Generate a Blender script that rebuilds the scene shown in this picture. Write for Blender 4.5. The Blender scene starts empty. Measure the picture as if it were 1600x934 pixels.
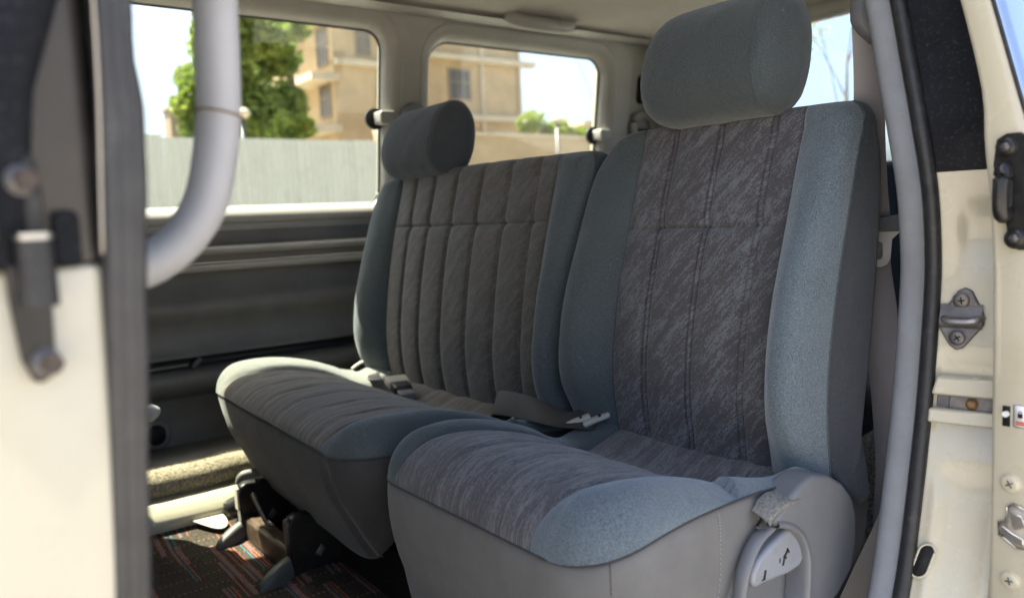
import bpy, bmesh, math, random
from mathutils import Vector, Matrix, noise
from mathutils.geometry import tessellate_polygon
R = math.radians
rnd = random.Random(7)
sc = bpy.context.scene
COL = sc.collection

# ------------------------------------------------------------------ camera
cam = bpy.data.objects.new('camera', bpy.data.cameras.new('camera'))
COL.objects.link(cam)
_x = Vector((1640, 202, -1228)).normalized()
_y = Vector((-930, 85, -1228)); _y = (_y - _x*_x.dot(_y)).normalized()
_z = _x.cross(_y)
cam.matrix_world = Matrix.Translation((0, 0, .8)) @ Matrix((_x, _y, _z)).to_4x4()
cam.data.sensor_width = 36
cam.data.lens = 36*1228/1600
cam.data.clip_start = .02
cam.data.clip_end = 900
cam.data.dof.use_dof = True
cam.data.dof.focus_distance = 1.22
cam.data.dof.aperture_fstop = 3.3
sc.camera = cam

# ------------------------------------------------------------------ light
SUN_DIR = Vector((-.27, .45, 1)).normalized()       # towards the sun
w = bpy.data.worlds.new('World'); sc.world = w; w.use_nodes = True
nt = w.node_tree
sky = nt.nodes.new('ShaderNodeTexSky'); sky.sky_type = 'NISHITA'; sky.sun_disc = False
sky.sun_elevation = math.asin(SUN_DIR.z)
sky.sun_rotation = math.atan2(SUN_DIR.x, SUN_DIR.y)
sky.air_density = .8; sky.dust_density = 5; sky.ozone_density = 1.0
nt.links.new(sky.outputs[0], nt.nodes['Background'].inputs[0])
nt.nodes['Background'].inputs[1].default_value = .095
sun = bpy.data.objects.new('sun', bpy.data.lights.new('sun', 'SUN'))
COL.objects.link(sun)
sun.data.energy = 5.0; sun.data.angle = R(.53); sun.data.color = (1, .90, .74)
sun.rotation_euler = SUN_DIR.to_track_quat('Z', 'Y').to_euler()
sc.view_settings.view_transform = 'Standard'; sc.view_settings.look = 'None'
sc.view_settings.gamma = 1; sc.view_settings.use_curve_mapping = False
sc.view_settings.exposure = 2.85
cy = sc.cycles
cy.use_denoising = True
try: cy.denoiser = 'OPENIMAGEDENOISE'
except Exception: pass
cy.max_bounces = 12; cy.diffuse_bounces = 7; cy.glossy_bounces = 4
cy.transmission_bounces = 8; cy.transparent_max_bounces = 16
cy.caustics_reflective = False; cy.caustics_refractive = False
cy.sample_clamp_indirect = 6

# ------------------------------------------------------------------ material helpers
class NT:
    def __init__(s, m):
        s.t = m.node_tree; s.t.nodes.clear()
    def n(s, typ, props=None, **ins):
        nd = s.t.nodes.new(typ)
        for k, v in (props or {}).items(): setattr(nd, k, v)
        for k, v in ins.items():
            key = int(k[1:]) if k[0] == 'i' and k[1:].isdigit() else k.replace('_', ' ')
            s.set(nd, key, v)
        return nd
    def set(s, nd, key, v):
        sock = nd.inputs[key]
        if isinstance(v, bpy.types.NodeSocket): s.t.links.new(v, sock)
        elif isinstance(v, bpy.types.Node): s.t.links.new(v.outputs[0], sock)
        elif isinstance(v, tuple) and len(v) == 3 and sock.type == 'RGBA': sock.default_value = (*v, 1)
        else: sock.default_value = v
    def math(s, op, a, b=0.0, c=None):
        nd = s.n('ShaderNodeMath', {'operation': op}); s.set(nd, 0, a); s.set(nd, 1, b)
        if c is not None: s.set(nd, 2, c)
        return nd.outputs[0]
    def mix(s, f, a, b, typ='MIX'):
        nd = s.n('ShaderNodeMix', {'data_type': 'RGBA', 'blend_type': typ})
        s.set(nd, 0, f); s.set(nd, 6, a); s.set(nd, 7, b)
        return nd.outputs[2]
    def ramp(s, f, lo, hi, a=0.0, b=1.0):
        nd = s.n('ShaderNodeMapRange', {'interpolation_type': 'SMOOTHSTEP'})
        for i, v in enumerate((f, lo, hi, a, b)): s.set(nd, i, v)
        return nd.outputs[0]
    def coords(s, kind='Object', scale=(1, 1, 1), rot=(0, 0, 0)):
        c = s.n('ShaderNodeTexCoord').outputs[kind]
        if rot != (0, 0, 0):
            m0 = s.n('ShaderNodeMapping'); s.set(m0, 0, c); m0.inputs[2].default_value = rot; c = m0.outputs[0]
        m1 = s.n('ShaderNodeMapping'); s.set(m1, 0, c); m1.inputs[3].default_value = scale
        return m1.outputs[0]
    def noise(s, vec, scale, detail=3, rough=.55, dist=0):
        nd = s.n('ShaderNodeTexNoise'); s.set(nd, 'Vector', vec); s.set(nd, 'Scale', scale)
        s.set(nd, 'Detail', detail); s.set(nd, 'Roughness', rough); s.set(nd, 'Distortion', dist)
        return nd.outputs[0]
    def bump(s, h, strength, dist=.001, normal=None):
        nd = s.n('ShaderNodeBump'); s.set(nd, 'Height', h); s.set(nd, 'Strength', strength); s.set(nd, 'Distance', dist)
        if normal is not None: s.set(nd, 'Normal', normal)
        return nd.outputs[0]
    def out(s, sh):
        o = s.n('ShaderNodeOutputMaterial'); s.t.links.new(sh if isinstance(sh, bpy.types.NodeSocket) else sh.outputs[0], o.inputs[0])

def newmat(name):
    m = bpy.data.materials.new(name); m.use_nodes = True
    return m, NT(m)

def mat(name, col, rough=.5, metal=0, var=.12, vscale=14, grain=0, gscale=600, gdist=.0006, sheen=0, coat=0,
        spec=.5, dirt=None, dirt_amt=0, dscale=6):
    """plain surface: colour with soft blotches, fine grain relief, optional dirt of its own"""
    m, t = newmat(name)
    co = t.coords()
    n1 = t.noise(co, vscale, 4)
    c = t.mix(t.ramp(n1, .3, .7), tuple(x*(1-var) for x in col), tuple(min(1, x*(1+var)) for x in col))
    if dirt is not None:
        d = t.noise(co, dscale, 6, .65)
        c = t.mix(t.ramp(d, .52, .75, 0, dirt_amt), c, dirt)
    b = t.n('ShaderNodeBsdfPrincipled')
    t.set(b, 'Base Color', c)
    t.set(b, 'Roughness', t.ramp(t.noise(co, vscale*3, 3), .2, .8, max(.02, rough*.85), min(1, rough*1.15)))
    t.set(b, 'Metallic', metal); t.set(b, 'Specular IOR Level', spec)
    if sheen:
        t.set(b, 'Sheen Weight', sheen); t.set(b, 'Sheen Roughness', .45)
    if coat:
        t.set(b, 'Coat Weight', coat); t.set(b, 'Coat Roughness', .06)
    if grain:
        t.set(b, 'Normal', t.bump(t.noise(co, gscale, 2), grain, gdist))
    t.out(b)
    return m

def velour(name, col, sheen=.5, fleck=.25):
    m, t = newmat(name)
    co = t.coords()
    f = t.noise(co, 900, 2, .7)
    f2 = t.noise(co, 260, 3, .6)
    big = t.noise(co, 9, 3)
    c = t.mix(t.ramp(f, .35, .68), tuple(x*(1-fleck) for x in col), tuple(x*(1+fleck*1.5) for x in col))
    c = t.mix(t.ramp(big, .35, .7, 0, .3), c, tuple(x*1.35 for x in col))
    c = t.mix(t.ramp(f2, .62, .72, 0, .35), c, tuple(x*1.7+.01 for x in col))
    c = t.mix(t.ramp(t.noise(co, 310, 1, .4), .765, .79, 0, .5), c, (.42, .42, .40))
    b = t.n('ShaderNodeBsdfPrincipled')
    t.set(b, 'Base Color', c); t.set(b, 'Roughness', .9); t.set(b, 'Specular IOR Level', .2)
    t.set(b, 'Sheen Weight', sheen); t.set(b, 'Sheen Roughness', .4); t.set(b, 'Sheen Tint', (.9, .96, 1))
    h = t.math('ADD', t.math('MULTIPLY', f, .7), t.math('MULTIPLY', f2, .5))
    t.set(b, 'Normal', t.bump(h, .8, .0016, t.bump(t.noise(co, 17, 3, .5, .4), .35, .009)))
    t.out(b)
    return m

def brushed(name, dark, light, angle, stretch=4.0, wrinkle=0.0, amount=1.0):
    """woven seat centre: dark ground with broken light brush strokes, in the metric UVs of the panel"""
    m, t = newmat(name)
    cu = t.coords('UV', rot=(0, 0, angle))
    def st(sx, sy, off=0.0):
        mp = t.n('ShaderNodeMapping'); t.set(mp, 0, cu); mp.inputs[3].default_value = (sx, sy, 1); mp.inputs[1].default_value = (off, off*.7, off); return mp.outputs[0]
    a = t.noise(st(12, 12*stretch), 1.0, 3, .6, .2)
    b_ = t.noise(st(58, 58*stretch*1.1, 3.3), 1.0, 2, .6)
    c_ = t.noise(st(300, 520, 1.7), 1.0, 2, .7)
    big = t.noise(st(7, 15, 5.1), 1.0, 2, .5)
    sm = t.math('ADD', t.math('ADD', t.math('MULTIPLY', a, .36), t.math('MULTIPLY', b_, .32)), t.math('ADD', t.math('MULTIPLY', c_, .42), t.math('MULTIPLY', big, .14)))
    f = t.math('MULTIPLY', t.ramp(sm, .585, .715), amount)
    fine = t.noise(t.coords('UV'), 1400, 2, .7)
    ground = t.mix(t.ramp(fine, .3, .7), tuple(x*.82 for x in dark), tuple(x*1.18 for x in dark))
    c = t.mix(f, ground, light)
    b = t.n('ShaderNodeBsdfPrincipled')
    t.set(b, 'Base Color', c); t.set(b, 'Roughness', .85); t.set(b, 'Specular IOR Level', .2)
    t.set(b, 'Sheen Weight', .25); t.set(b, 'Sheen Roughness', .5)
    h = t.math('ADD', t.math('MULTIPLY', fine, .5), t.math('MULTIPLY', f, .7))
    nrm = t.bump(h, .5, .0008)
    if wrinkle:
        wr = t.noise(st(5, 75), 1.0, 3, .5, .6)
        nrm = t.bump(wr, wrinkle, .006, nrm)
    t.set(b, 'Normal', nrm)
    t.out(b)
    return m

def glass(name, tint, gloss_col=(1, 1, 1), smear=.06):
    m, t = newmat(name)
    tr = t.n('ShaderNodeBsdfTransparent'); t.set(tr, 0, tint)
    gl = t.n('ShaderNodeBsdfGlossy'); t.set(gl, 0, gloss_col); t.set(gl, 'Roughness', .02)
    df = t.n('ShaderNodeBsdfDiffuse'); t.set(df, 0, (.6, .58, .52))
    co = t.coords()
    lw = t.n('ShaderNodeLayerWeight'); t.set(lw, 0, .5)
    fr = t.math('MULTIPLY_ADD', t.math('POWER', lw.outputs[1], 5.0), .55, .03)
    s1 = t.n('ShaderNodeMixShader'); t.set(s1, 0, fr); t.set(s1, 1, tr); t.set(s1, 2, gl)
    s2 = t.n('ShaderNodeMixShader'); t.set(s2, 0, t.ramp(t.noise(co, 9, 6, .7), .45, .8, .005, smear)); t.set(s2, 1, s1); t.set(s2, 2, df)
    t.out(s2)
    return m

def webbing(name, col):
    m, t = newmat(name)
    co = t.coords('UV')
    wv = t.n('ShaderNodeTexWave', {'wave_type': 'BANDS', 'bands_direction': 'DIAGONAL'})
    t.set(wv, 'Vector', co); t.set(wv, 'Scale', 420); t.set(wv, 'Distortion', 1.5)
    c = t.mix(wv.outputs[1], tuple(x*.75 for x in col), tuple(x*1.2 for x in col))
    b = t.n('ShaderNodeBsdfPrincipled'); t.set(b, 'Base Color', c); t.set(b, 'Roughness', .6); t.set(b, 'Sheen Weight', .08)
    t.set(b, 'Normal', t.bump(wv.outputs[1], .4, .0006))
    t.out(b)
    return m

def carpet_mat():
    m, t = newmat('striped_carpet')
    co = t.coords()
    sp = t.n('ShaderNodeSeparateXYZ'); t.set(sp, 0, co); x, y = sp.outputs[0], sp.outputs[1]
    wob = t.math('MULTIPLY', t.math('SUBTRACT', t.noise(co, 160, 2), .5), .0028)
    xx = t.math('ADD', x, wob); yy = t.math('ADD', y, wob)
    cw = .0036
    col_i = t.math('FLOOR', t.math('DIVIDE', xx, cw))
    blk = t.math('FLOOR', t.math('DIVIDE', xx, cw*9))
    # rows of blocks run along y, each block column shifted
    sh = t.n('ShaderNodeTexWhiteNoise', {'noise_dimensions': '1D'}); t.set(sh, 'W', blk)
    yrow = t.math('ADD', t.math('DIVIDE', yy, .105), t.math('MULTIPLY', sh.outputs[0], 1.0))
    row = t.math('FLOOR', yrow)
    cv = t.n('ShaderNodeCombineXYZ'); t.set(cv, 0, blk); t.set(cv, 1, row)
    on = t.n('ShaderNodeTexWhiteNoise', {'noise_dimensions': '2D'}); t.set(on, 'Vector', cv)
    show = t.math('GREATER_THAN', on.outputs[0], .46)
    k = t.math('MODULO', t.math('ADD', col_i, 9000), 9)
    isor = t.math('ADD', t.math('ADD', t.math('COMPARE', k, 1, .1), t.math('COMPARE', k, 4, .1)), t.math('COMPARE', k, 6, .1))
    isbl = t.math('ADD', t.math('COMPARE', k, 2, .1), t.math('COMPARE', k, 5, .1))
    cv2 = t.n('ShaderNodeCombineXYZ'); t.set(cv2, 0, col_i); t.set(cv2, 1, row)
    keep = t.n('ShaderNodeTexWhiteNoise', {'noise_dimensions': '2D'}); t.set(keep, 'Vector', cv2)
    keepm = t.math('GREATER_THAN', keep.outputs[0], .25)
    fo = t.math('MULTIPLY', t.math('MULTIPLY', isor, show), keepm)
    fb = t.math('MULTIPLY', t.math('MULTIPLY', isbl, show), keepm)
    # dotted cross lines
    fr = t.math('FRACT', t.math('DIVIDE', yy, .0625))
    dots = t.math('MULTIPLY', t.math('LESS_THAN', fr, .09), t.math('COMPARE', t.math('MODULO', t.math('ADD', col_i, 9000), 3), 1, .1))
    pile = t.noise(co, 420, 3, .7)
    base = t.mix(t.ramp(pile, .3, .7), (.035, .029, .022), (.135, .112, .085))
    c = t.mix(t.math('MULTIPLY', dots, .7), base, (.34, .25, .20))
    c = t.mix(t.math('MULTIPLY', fo, .92), c, (.46, .16, .10))
    c = t.mix(t.math('MULTIPLY', fb, .92), c, (.10, .24, .29))
    c = t.mix(t.ramp(pile, .3, .6, .85, 0), c, (.02, .016, .013))  # low pile darkened in the colour, as shade between tufts
    b = t.n('ShaderNodeBsdfPrincipled'); t.set(b, 'Base Color', c); t.set(b, 'Roughness', .95); t.set(b, 'Specular IOR Level', .1)
    t.set(b, 'Normal', t.bump(pile, 1, .004))
    t.out(b)
    return m

M = {}
M['cream'] = mat('cream_paint', (.53, .49, .365), .28, coat=.5, var=.03, vscale=5, grain=.05, gscale=60, gdist=.002, dirt=(.42, .35, .25), dirt_amt=.35, dscale=9)
M['blackpaint'] = mat('black_paint', (.007, .008, .011), .55, spec=.12, coat=.02, var=.3, dirt=(.09, .09, .09), dirt_amt=.35, dscale=240)
M['smoke'] = mat('dark_window_film', (.022, .0195, .018), .45, var=.25, vscale=7, dirt=(.06, .055, .05), dirt_amt=.5, dscale=12)
M['trim'] = mat('greige_trim_plastic', (.295, .282, .258), .5, var=.05, grain=.15, gscale=500, dirt=(.28, .25, .2), dirt_amt=.3)
M['darktrim'] = mat('charcoal_trim_plastic', (.135, .13, .12), .55, var=.08, grain=.2, gscale=500, dirt=(.16, .14, .12), dirt_amt=.35)
M['slot'] = mat('black_grille_plastic', (.01, .01, .01), .5)
M['headliner'] = mat('headliner_felt', (.39, .365, .33), .95, var=.05, vscale=5, grain=.4, gscale=900, spec=.1)
M['rubber'] = mat('black_rubber', (.015, .0155, .017), .5, var=.25, vscale=40, dirt=(.09, .085, .075), dirt_amt=.4, dscale=60)
M['rubberdusty'] = mat('dusty_rubber', (.036, .035, .034), .5, var=.2, vscale=30, dirt=(.15, .14, .125), dirt_amt=.5, dscale=24)
M['seal'] = mat('grey_cloth_seal', (.175, .187, .20), .7, var=.07, vscale=25, grain=.7, gscale=1200, gdist=.0006, dirt=(.14, .135, .13), dirt_amt=.3, dscale=120)
M['teal'] = velour('teal_velour', (.064, .076, .078), .4, .45)
M['tealdoorlit'] = velour('door_lit_velour', (.108, .134, .150), .6, .55)  # teal velour paled to carry the door light on these bolsters
M['tealdark'] = velour('slate_velour', (.047, .051, .057), .3, .25)
M['panelback'] = brushed('brushed_weave', (.076, .069, .073), (.155, .160, .170), R(50), 4.5)
M['panelseat'] = brushed('brushed_weave_cushion', (.080, .073, .077), (.165, .167, .174), R(97), 6.0, .55)
M['benchback'] = brushed('brushed_weave_bench', (.085, .076, .064), (.14, .13, .12), R(45), 4.0, 0, .9)  # centre weave browned in colour for the warm window light
M['benchseat'] = brushed('brushed_weave_bench_cushion', (.10, .086, .068), (.18, .158, .13), R(95), 6.0, .6, .6)  # cushion weave browned likewise, standing in for window light
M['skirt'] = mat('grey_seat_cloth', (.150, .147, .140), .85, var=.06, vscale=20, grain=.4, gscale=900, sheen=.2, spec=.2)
M['skirtdark'] = mat('shaded_skirt_and_piping_cloth', (.05, .048, .046), .85, var=.08, vscale=20, grain=.4, gscale=900, sheen=.15, spec=.2)  # grey skirt cloth darkened for the bench's shade; also piping and darts
M['plastic'] = mat('grey_plastic', (.155, .16, .168), .42, var=.05, grain=.1, gscale=500, dirt=(.16, .15, .14), dirt_amt=.35, dscale=25)
M['lever'] = mat('blue_grey_lever_plastic', (.25, .262, .285), .4, var=.08, dirt=(.16, .155, .15), dirt_amt=.4, dscale=40)
M['palemetal'] = mat('pale_worn_metal', (.62, .60, .54), .4, var=.1, dirt=(.35, .32, .27), dirt_amt=.4, dscale=80)
M['goldrust'] = mat('gold_rusty_bolt', (.22, .13, .055), .5, metal=.3, var=.4, vscale=150, dirt=(.12, .08, .05), dirt_amt=.6, dscale=120)
M['railcover'] = mat('dusty_rail_plastic', (.07, .072, .064), .5, var=.1, dirt=(.22, .2, .17), dirt_amt=.4)
M['plasticlight'] = mat('pale_grey_plastic', (.36, .36, .362), .6, var=.05, grain=.12, gscale=400, dirt=(.30, .28, .26), dirt_amt=.3, dscale=18)
M['beige'] = mat('beige_plastic', (.48, .44, .36), .45, var=.06, dirt=(.25, .22, .18), dirt_amt=.3)
M['web'] = webbing('grey_webbing', (.40, .375, .375))
M['webbrown'] = webbing('brown_webbing', (.026, .020, .016))
M['webbeige'] = webbing('dusty_beige_webbing', (.42, .39, .335))
M['steel'] = mat('bare_steel', (.62, .60, .55), .3, metal=1, var=.1, dirt=(.3, .2, .12), dirt_amt=.4, dscale=60)
M['greymetal'] = mat('dull_grey_metal', (.13, .125, .125), .45, metal=.6, var=.2, vscale=60, dirt=(.24, .2, .16), dirt_amt=.5, dscale=40)
M['loop'] = mat('worn_grey_steel', (.30, .29, .28), .42, metal=.85, var=.2, vscale=80, dirt=(.2, .17, .14), dirt_amt=.5, dscale=60)
M['blackmetal'] = mat('black_metal', (.013, .0125, .012), .38, metal=.2, var=.3, vscale=60, dirt=(.07, .06, .05), dirt_amt=.4, dscale=40)
M['rust'] = mat('rusty_bolt_steel', (.05, .034, .025), .6, metal=0, var=.4, vscale=120, dirt=(.09, .09, .095), dirt_amt=.8, dscale=150)
M['brownmetal'] = mat('brown_primer_metal', (.085, .055, .034), .5, metal=.2, var=.3, vscale=40)
M['dark'] = mat('black_recess', (.006, .006, .006), .8)
M['white'] = mat('white_plastic', (.75, .75, .73), .4)
M['red'] = mat('red_print', (.6, .05, .03), .5)
M['thread'] = mat('pale_thread', (.36, .35, .33), .8)
M['twine'] = mat('brown_twine', (.20, .145, .09), .9, var=.3, vscale=200)
M['felt'] = mat('worn_felt', (.20, .195, .175), .95, var=.3, vscale=300, grain=.6, gscale=900, gdist=.001, spec=.1)
M['hump'] = mat('tan_floor_carpet', (.33, .285, .20), .95, var=.5, vscale=170, grain=1, gscale=420, gdist=.004, spec=.1)
M['greycarpet'] = mat('grey_pile_carpet', (.17, .165, .155), .95, var=.5, vscale=200, grain=1, gscale=500, gdist=.004, spec=.1)
M['tealsunlit'] = velour('sunlit_velour', (.17, .175, .16), .3, .3)  # velour paled in its colour to carry the sun on the far bolster
M['navy'] = velour('navy_velour', (.022, .03, .05), .2)
M['carpet'] = carpet_mat()
M['glass'] = glass('tinted_window_glass', (.79, .83, .81))
M['clear'] = glass('clear_window_glass', (.80, .85, .87), smear=.03)
M['chip'] = mat('black_scuff', (.01, .01, .01), .6)
M['darkglass'] = glass('dark_tinted_glass', (.4, .43, .41))
M['dust'] = mat('fence_white_metal', (.60, .585, .49), .5, var=.05, vscale=2, dirt=(.5, .46, .36), dirt_amt=.4, dscale=2)
M['stucco'] = mat('tan_stucco', (.47, .345, .20), .9, var=.1, vscale=1.2, grain=.4, gscale=30, gdist=.02, dirt=(.36, .26, .15), dirt_amt=.5, dscale=.9)
M['stuccolight'] = mat('pale_concrete', (.54, .46, .33), .9, var=.08, vscale=2)
M['pane'] = mat('dark_window_pane', (.09, .085, .08), .15)
M['frame'] = mat('weathered_frame', (.25, .19, .12), .7)
M['ground'] = mat('dusty_ground', (.235, .222, .20), .95, var=.15, vscale=1.2, grain=.6, gscale=12, gdist=.02)
M['bark'] = mat('bark', (.12, .085, .055), .9, var=.3, vscale=9, grain=1, gscale=30, gdist=.02)
def leafmat(name, a, b_):
    m, t = newmat(name)
    c = t.mix(t.ramp(t.noise(t.coords(), 1.6, 4), .35, .65), a, b_)
    b = t.n('ShaderNodeBsdfPrincipled'); t.set(b, 'Base Color', c); t.set(b, 'Roughness', .55)
    tl = t.n('ShaderNodeBsdfTranslucent'); t.set(tl, 0, t.mix(.5, c, (.25, .36, .05)))
    s = t.n('ShaderNodeMixShader'); t.set(s, 0, .4); t.set(s, 1, b); t.set(s, 2, tl)
    t.out(s); return m
M['leaf'] = leafmat('green_leaves', (.10, .15, .022), (.27, .31, .05))
M['leafyellow'] = leafmat('yellow_green_leaves', (.17, .22, .03), (.30, .32, .05))
M['leafdry'] = leafmat('dry_leaves', (.20, .17, .10), (.28, .22, .13))

# ------------------------------------------------------------------ object helpers
def tag(o, label=None, cat=None, group=None, kind=None):
    if label: o['label'] = label
    if cat: o['category'] = cat
    if group: o['group'] = group
    if kind: o['kind'] = kind
    return o
def thing(name, loc, label, cat, group=None):
    o = bpy.data.objects.new(name, None); COL.objects.link(o); o.location = loc; o.empty_display_size = .1
    return tag(o, label, cat, group)
def wloc(o):
    v = Vector((0, 0, 0))
    while o: v += o.location; o = o.parent
    return v
def make(name, V, F, m, parent=None, smooth=True, uv=None, bevel=0, seg=2, auto=None):
    """mesh from world-space vertices; under a parent the object origin stays at the world origin"""
    me = bpy.data.meshes.new(name); me.from_pydata([tuple(v) for v in V], [], F)
    bm = bmesh.new(); bm.from_mesh(me); bmesh.ops.recalc_face_normals(bm, faces=bm.faces); bm.to_mesh(me); bm.free()
    me.materials.append(m)
    if uv is not None:
        lay = me.uv_layers.new(name='UVMap')
        for l in me.loops: lay.data[l.index].uv = uv[l.vertex_index]
    if smooth: me.polygons.foreach_set('use_smooth', [True]*len(me.polygons))
    o = bpy.data.objects.new(name, me); COL.objects.link(o)
    if parent is not None:
        o.parent = parent; o.location = -wloc(parent)
    if bevel:
        b = o.modifiers.new('bevel', 'BEVEL'); b.width = bevel; b.segments = seg; b.limit_method = 'ANGLE'; b.angle_limit = R(35)
        b.harden_normals = False
        me.polygons.foreach_set('use_smooth', [True]*len(me.polygons))
        try: me.set_sharp_from_angle(angle=R(50))
        except Exception: pass
    elif auto:
        try: me.set_sharp_from_angle(angle=R(auto))
        except Exception: pass
    return o
class G:
    """geometry collector"""
    def __init__(s): s.V = []; s.F = []; s.UV = []
    def add(s, V, F, uv=None):
        o = len(s.V); s.V += [Vector(v) for v in V]; s.F += [tuple(i+o for i in f) for f in F]
        s.UV += uv if uv else [(v[0]+v[1]*.7, v[2]) for v in V]
        return s
    def grid(s, rows, closed=False, uv=None, capa=False, capb=False):
        n = len(rows[0]); F = []
        for i in range(len(rows)-1):
            for j in range(n if closed else n-1):
                k = (j+1) % n
                F.append((i*n+j, i*n+k, (i+1)*n+k, (i+1)*n+j))
        V = [v for r in rows for v in r]
        if capa: F.append(tuple(range(n)))
        if capb: F.append(tuple(range((len(rows)-1)*n, len(rows)*n)))
        return s.add(V, F, [u for r in uv for u in r] if uv else None)
    def box(s, lo, hi):
        x0, y0, z0 = lo; x1, y1, z1 = hi
        V = [(x0, y0, z0), (x1, y0, z0), (x1, y1, z0), (x0, y1, z0), (x0, y0, z1), (x1, y0, z1), (x1, y1, z1), (x0, y1, z1)]
        return s.add(V, [(0, 3, 2, 1), (4, 5, 6, 7), (0, 1, 5, 4), (1, 2, 6, 5), (2, 3, 7, 6), (3, 0, 4, 7)])
    def obox(s, c, ax, ay, az):
        """oriented box: centre and three half-axis vectors"""
        c, ax, ay, az = map(Vector, (c, ax, ay, az))
        V = [c+i*ax+j*ay+k*az for k in (-1, 1) for j, i in ((-1, -1), (-1, 1), (1, 1), (1, -1))]
        return s.add(V, [(0, 3, 2, 1), (4, 5, 6, 7), (0, 1, 5, 4), (1, 2, 6, 5), (2, 3, 7, 6), (3, 0, 4, 7)])
    def tube(s, pts, r, n=10, closed=False, rb=None, up=(0, 0, 1), cap=True):
        pts = [Vector(p) for p in pts]; rows = []; N = len(pts)
        for i, p in enumerate(pts):
            a = pts[(i-1) % N] if (closed or i) else p; b = pts[(i+1) % N] if (closed or i < N-1) else p
            d = (b-a).normalized(); u = Vector(up)
            if abs(d.dot(u)) > .95: u = Vector((1, 0, 0)) if abs(d.x) < .9 else Vector((0, 1, 0))
            sx = d.cross(u).normalized(); sy = sx.cross(d)
            ra = r[i] if isinstance(r, (list, tuple)) else r; rbb = rb if rb else ra
            rows.append([p + sx*ra*math.cos(2*math.pi*k/n) + sy*rbb*math.sin(2*math.pi*k/n) for k in range(n)])
        if closed: rows.append(rows[0])
        return s.grid(rows, True, None, cap and not closed, cap and not closed)
    def prism(s, poly, f):
        """poly: list of 2D points; f(u,v,k) -> 3D point with k 0/1 for the two faces"""
        n = len(poly)
        V = [f(u, v, 0) for u, v in poly] + [f(u, v, 1) for u, v in poly]
        F = [tuple(range(n)), tuple(range(2*n-1, n-1, -1))] + [(i, (i+1) % n, n+(i+1) % n, n+i) for i in range(n)]
        return s.add(V, F)
    def cyl(s, c, axis, r, h, n=16, r2=None):
        c = Vector(c); a = Vector(axis).normalized()
        return s.tube([c, c+a*h], [r, r if r2 is None else r2], n)
    def build(s, name, m, parent=None, **k):
        return make(name, s.V, s.F, m, parent, uv=s.UV, **k)
def lerp(a, b, t): return a+(b-a)*t
def interp(tab, x):
    if x <= tab[0][0]: return tab[0][1]
    for (a, fa), (b, fb) in zip(tab, tab[1:]):
        if x <= b:
            t = (x-a)/(b-a); return fa+(fb-fa)*t
    return tab[-1][1]
def sinterp(tab, x):
    """smooth (monotone-ish Catmull-Rom) table lookup"""
    if x <= tab[0][0]: return tab[0][1]
    if x >= tab[-1][0]: return tab[-1][1]
    for i in range(len(tab)-1):
        a, fa = tab[i]; b, fb = tab[i+1]
        if x <= b:
            def sl(k):
                if k <= 0: return (tab[1][1]-tab[0][1])/(tab[1][0]-tab[0][0])
                if k >= len(tab)-1: return (tab[-1][1]-tab[-2][1])/(tab[-1][0]-tab[-2][0])
                return (tab[k+1][1]-tab[k-1][1])/(tab[k+1][0]-tab[k-1][0])
            h = b-a; t = (x-a)/h
            return (2*t**3-3*t*t+1)*fa+(t**3-2*t*t+t)*h*sl(i)+(-2*t**3+3*t*t)*fb+(t**3-t*t)*h*sl(i+1)
def smooth_path(pts, n=8):
    pts = [Vector(p) for p in pts]; out = []
    for i in range(len(pts)-1):
        p0 = pts[max(0, i-1)]; p1 = pts[i]; p2 = pts[i+1]; p3 = pts[min(len(pts)-1, i+2)]
        for k in range(n):
            t = k/n
            out.append(.5*((2*p1)+(p2-p0)*t+(2*p0-5*p1+4*p2-p3)*t*t+(3*p1-p0-3*p2+p3)*t**3))
    out.append(pts[-1]); return out
def rrect(x0, x1, y0, y1, r, n=6):
    rr = r if isinstance(r, (list, tuple)) else [r]*4
    P = []
    for (cx, cy, a0, q) in ((x1-rr[0], y1-rr[0], 0, rr[0]), (x0+rr[1], y1-rr[1], 90, rr[1]), (x0+rr[2], y0+rr[2], 180, rr[2]), (x1-rr[3], y0+rr[3], 270, rr[3])):
        for k in range(n+1):
            a = R(a0+90*k/n); P.append((cx+q*math.cos(a), cy+q*math.sin(a)))
    return P
def samples(a, b, step, dense=(), dstep=.0016, dwid=.009):
    S = set(); n = max(2, int(round((b-a)/step)))
    for i in range(n+1): S.add(round(a+(b-a)*i/n, 5))
    for d in dense:
        k = int(dwid/dstep)
        for i in range(-k, k+1):
            v = d+i*dstep
            if a < v < b: S.add(round(v, 5))
    S = sorted(S); out = [S[0]]
    for v in S[1:]:
        if v-out[-1] > dstep*.6: out.append(v)
    out[-1] = S[-1]
    return out
def plate(outer, holes, f, name, m, parent, both=True, **k):
    """flat sheet with holes given in 2D, mapped by f(u,v,side), with walls all round"""
    loops = [outer]+holes
    flat = [p for l in loops for p in l]; n = len(flat)
    tris = tessellate_polygon([[Vector((p[0], p[1], 0)) for p in l] for l in loops])
    V = [f(u, v, 0) for u, v in flat]+[f(u, v, 1) for u, v in flat]
    F = [tuple(t) for t in tris]+[tuple(i+n for i in t) for t in tris]
    o = 0
    for l in loops:
        L = len(l)
        for i in range(L): F.append((o+i, o+(i+1) % L, n+o+(i+1) % L, n+o+i))
        o += L
    g = G(); g.add(V, F); k.setdefault('smooth', False)
    return g.build(name, m, parent, **k)
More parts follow.
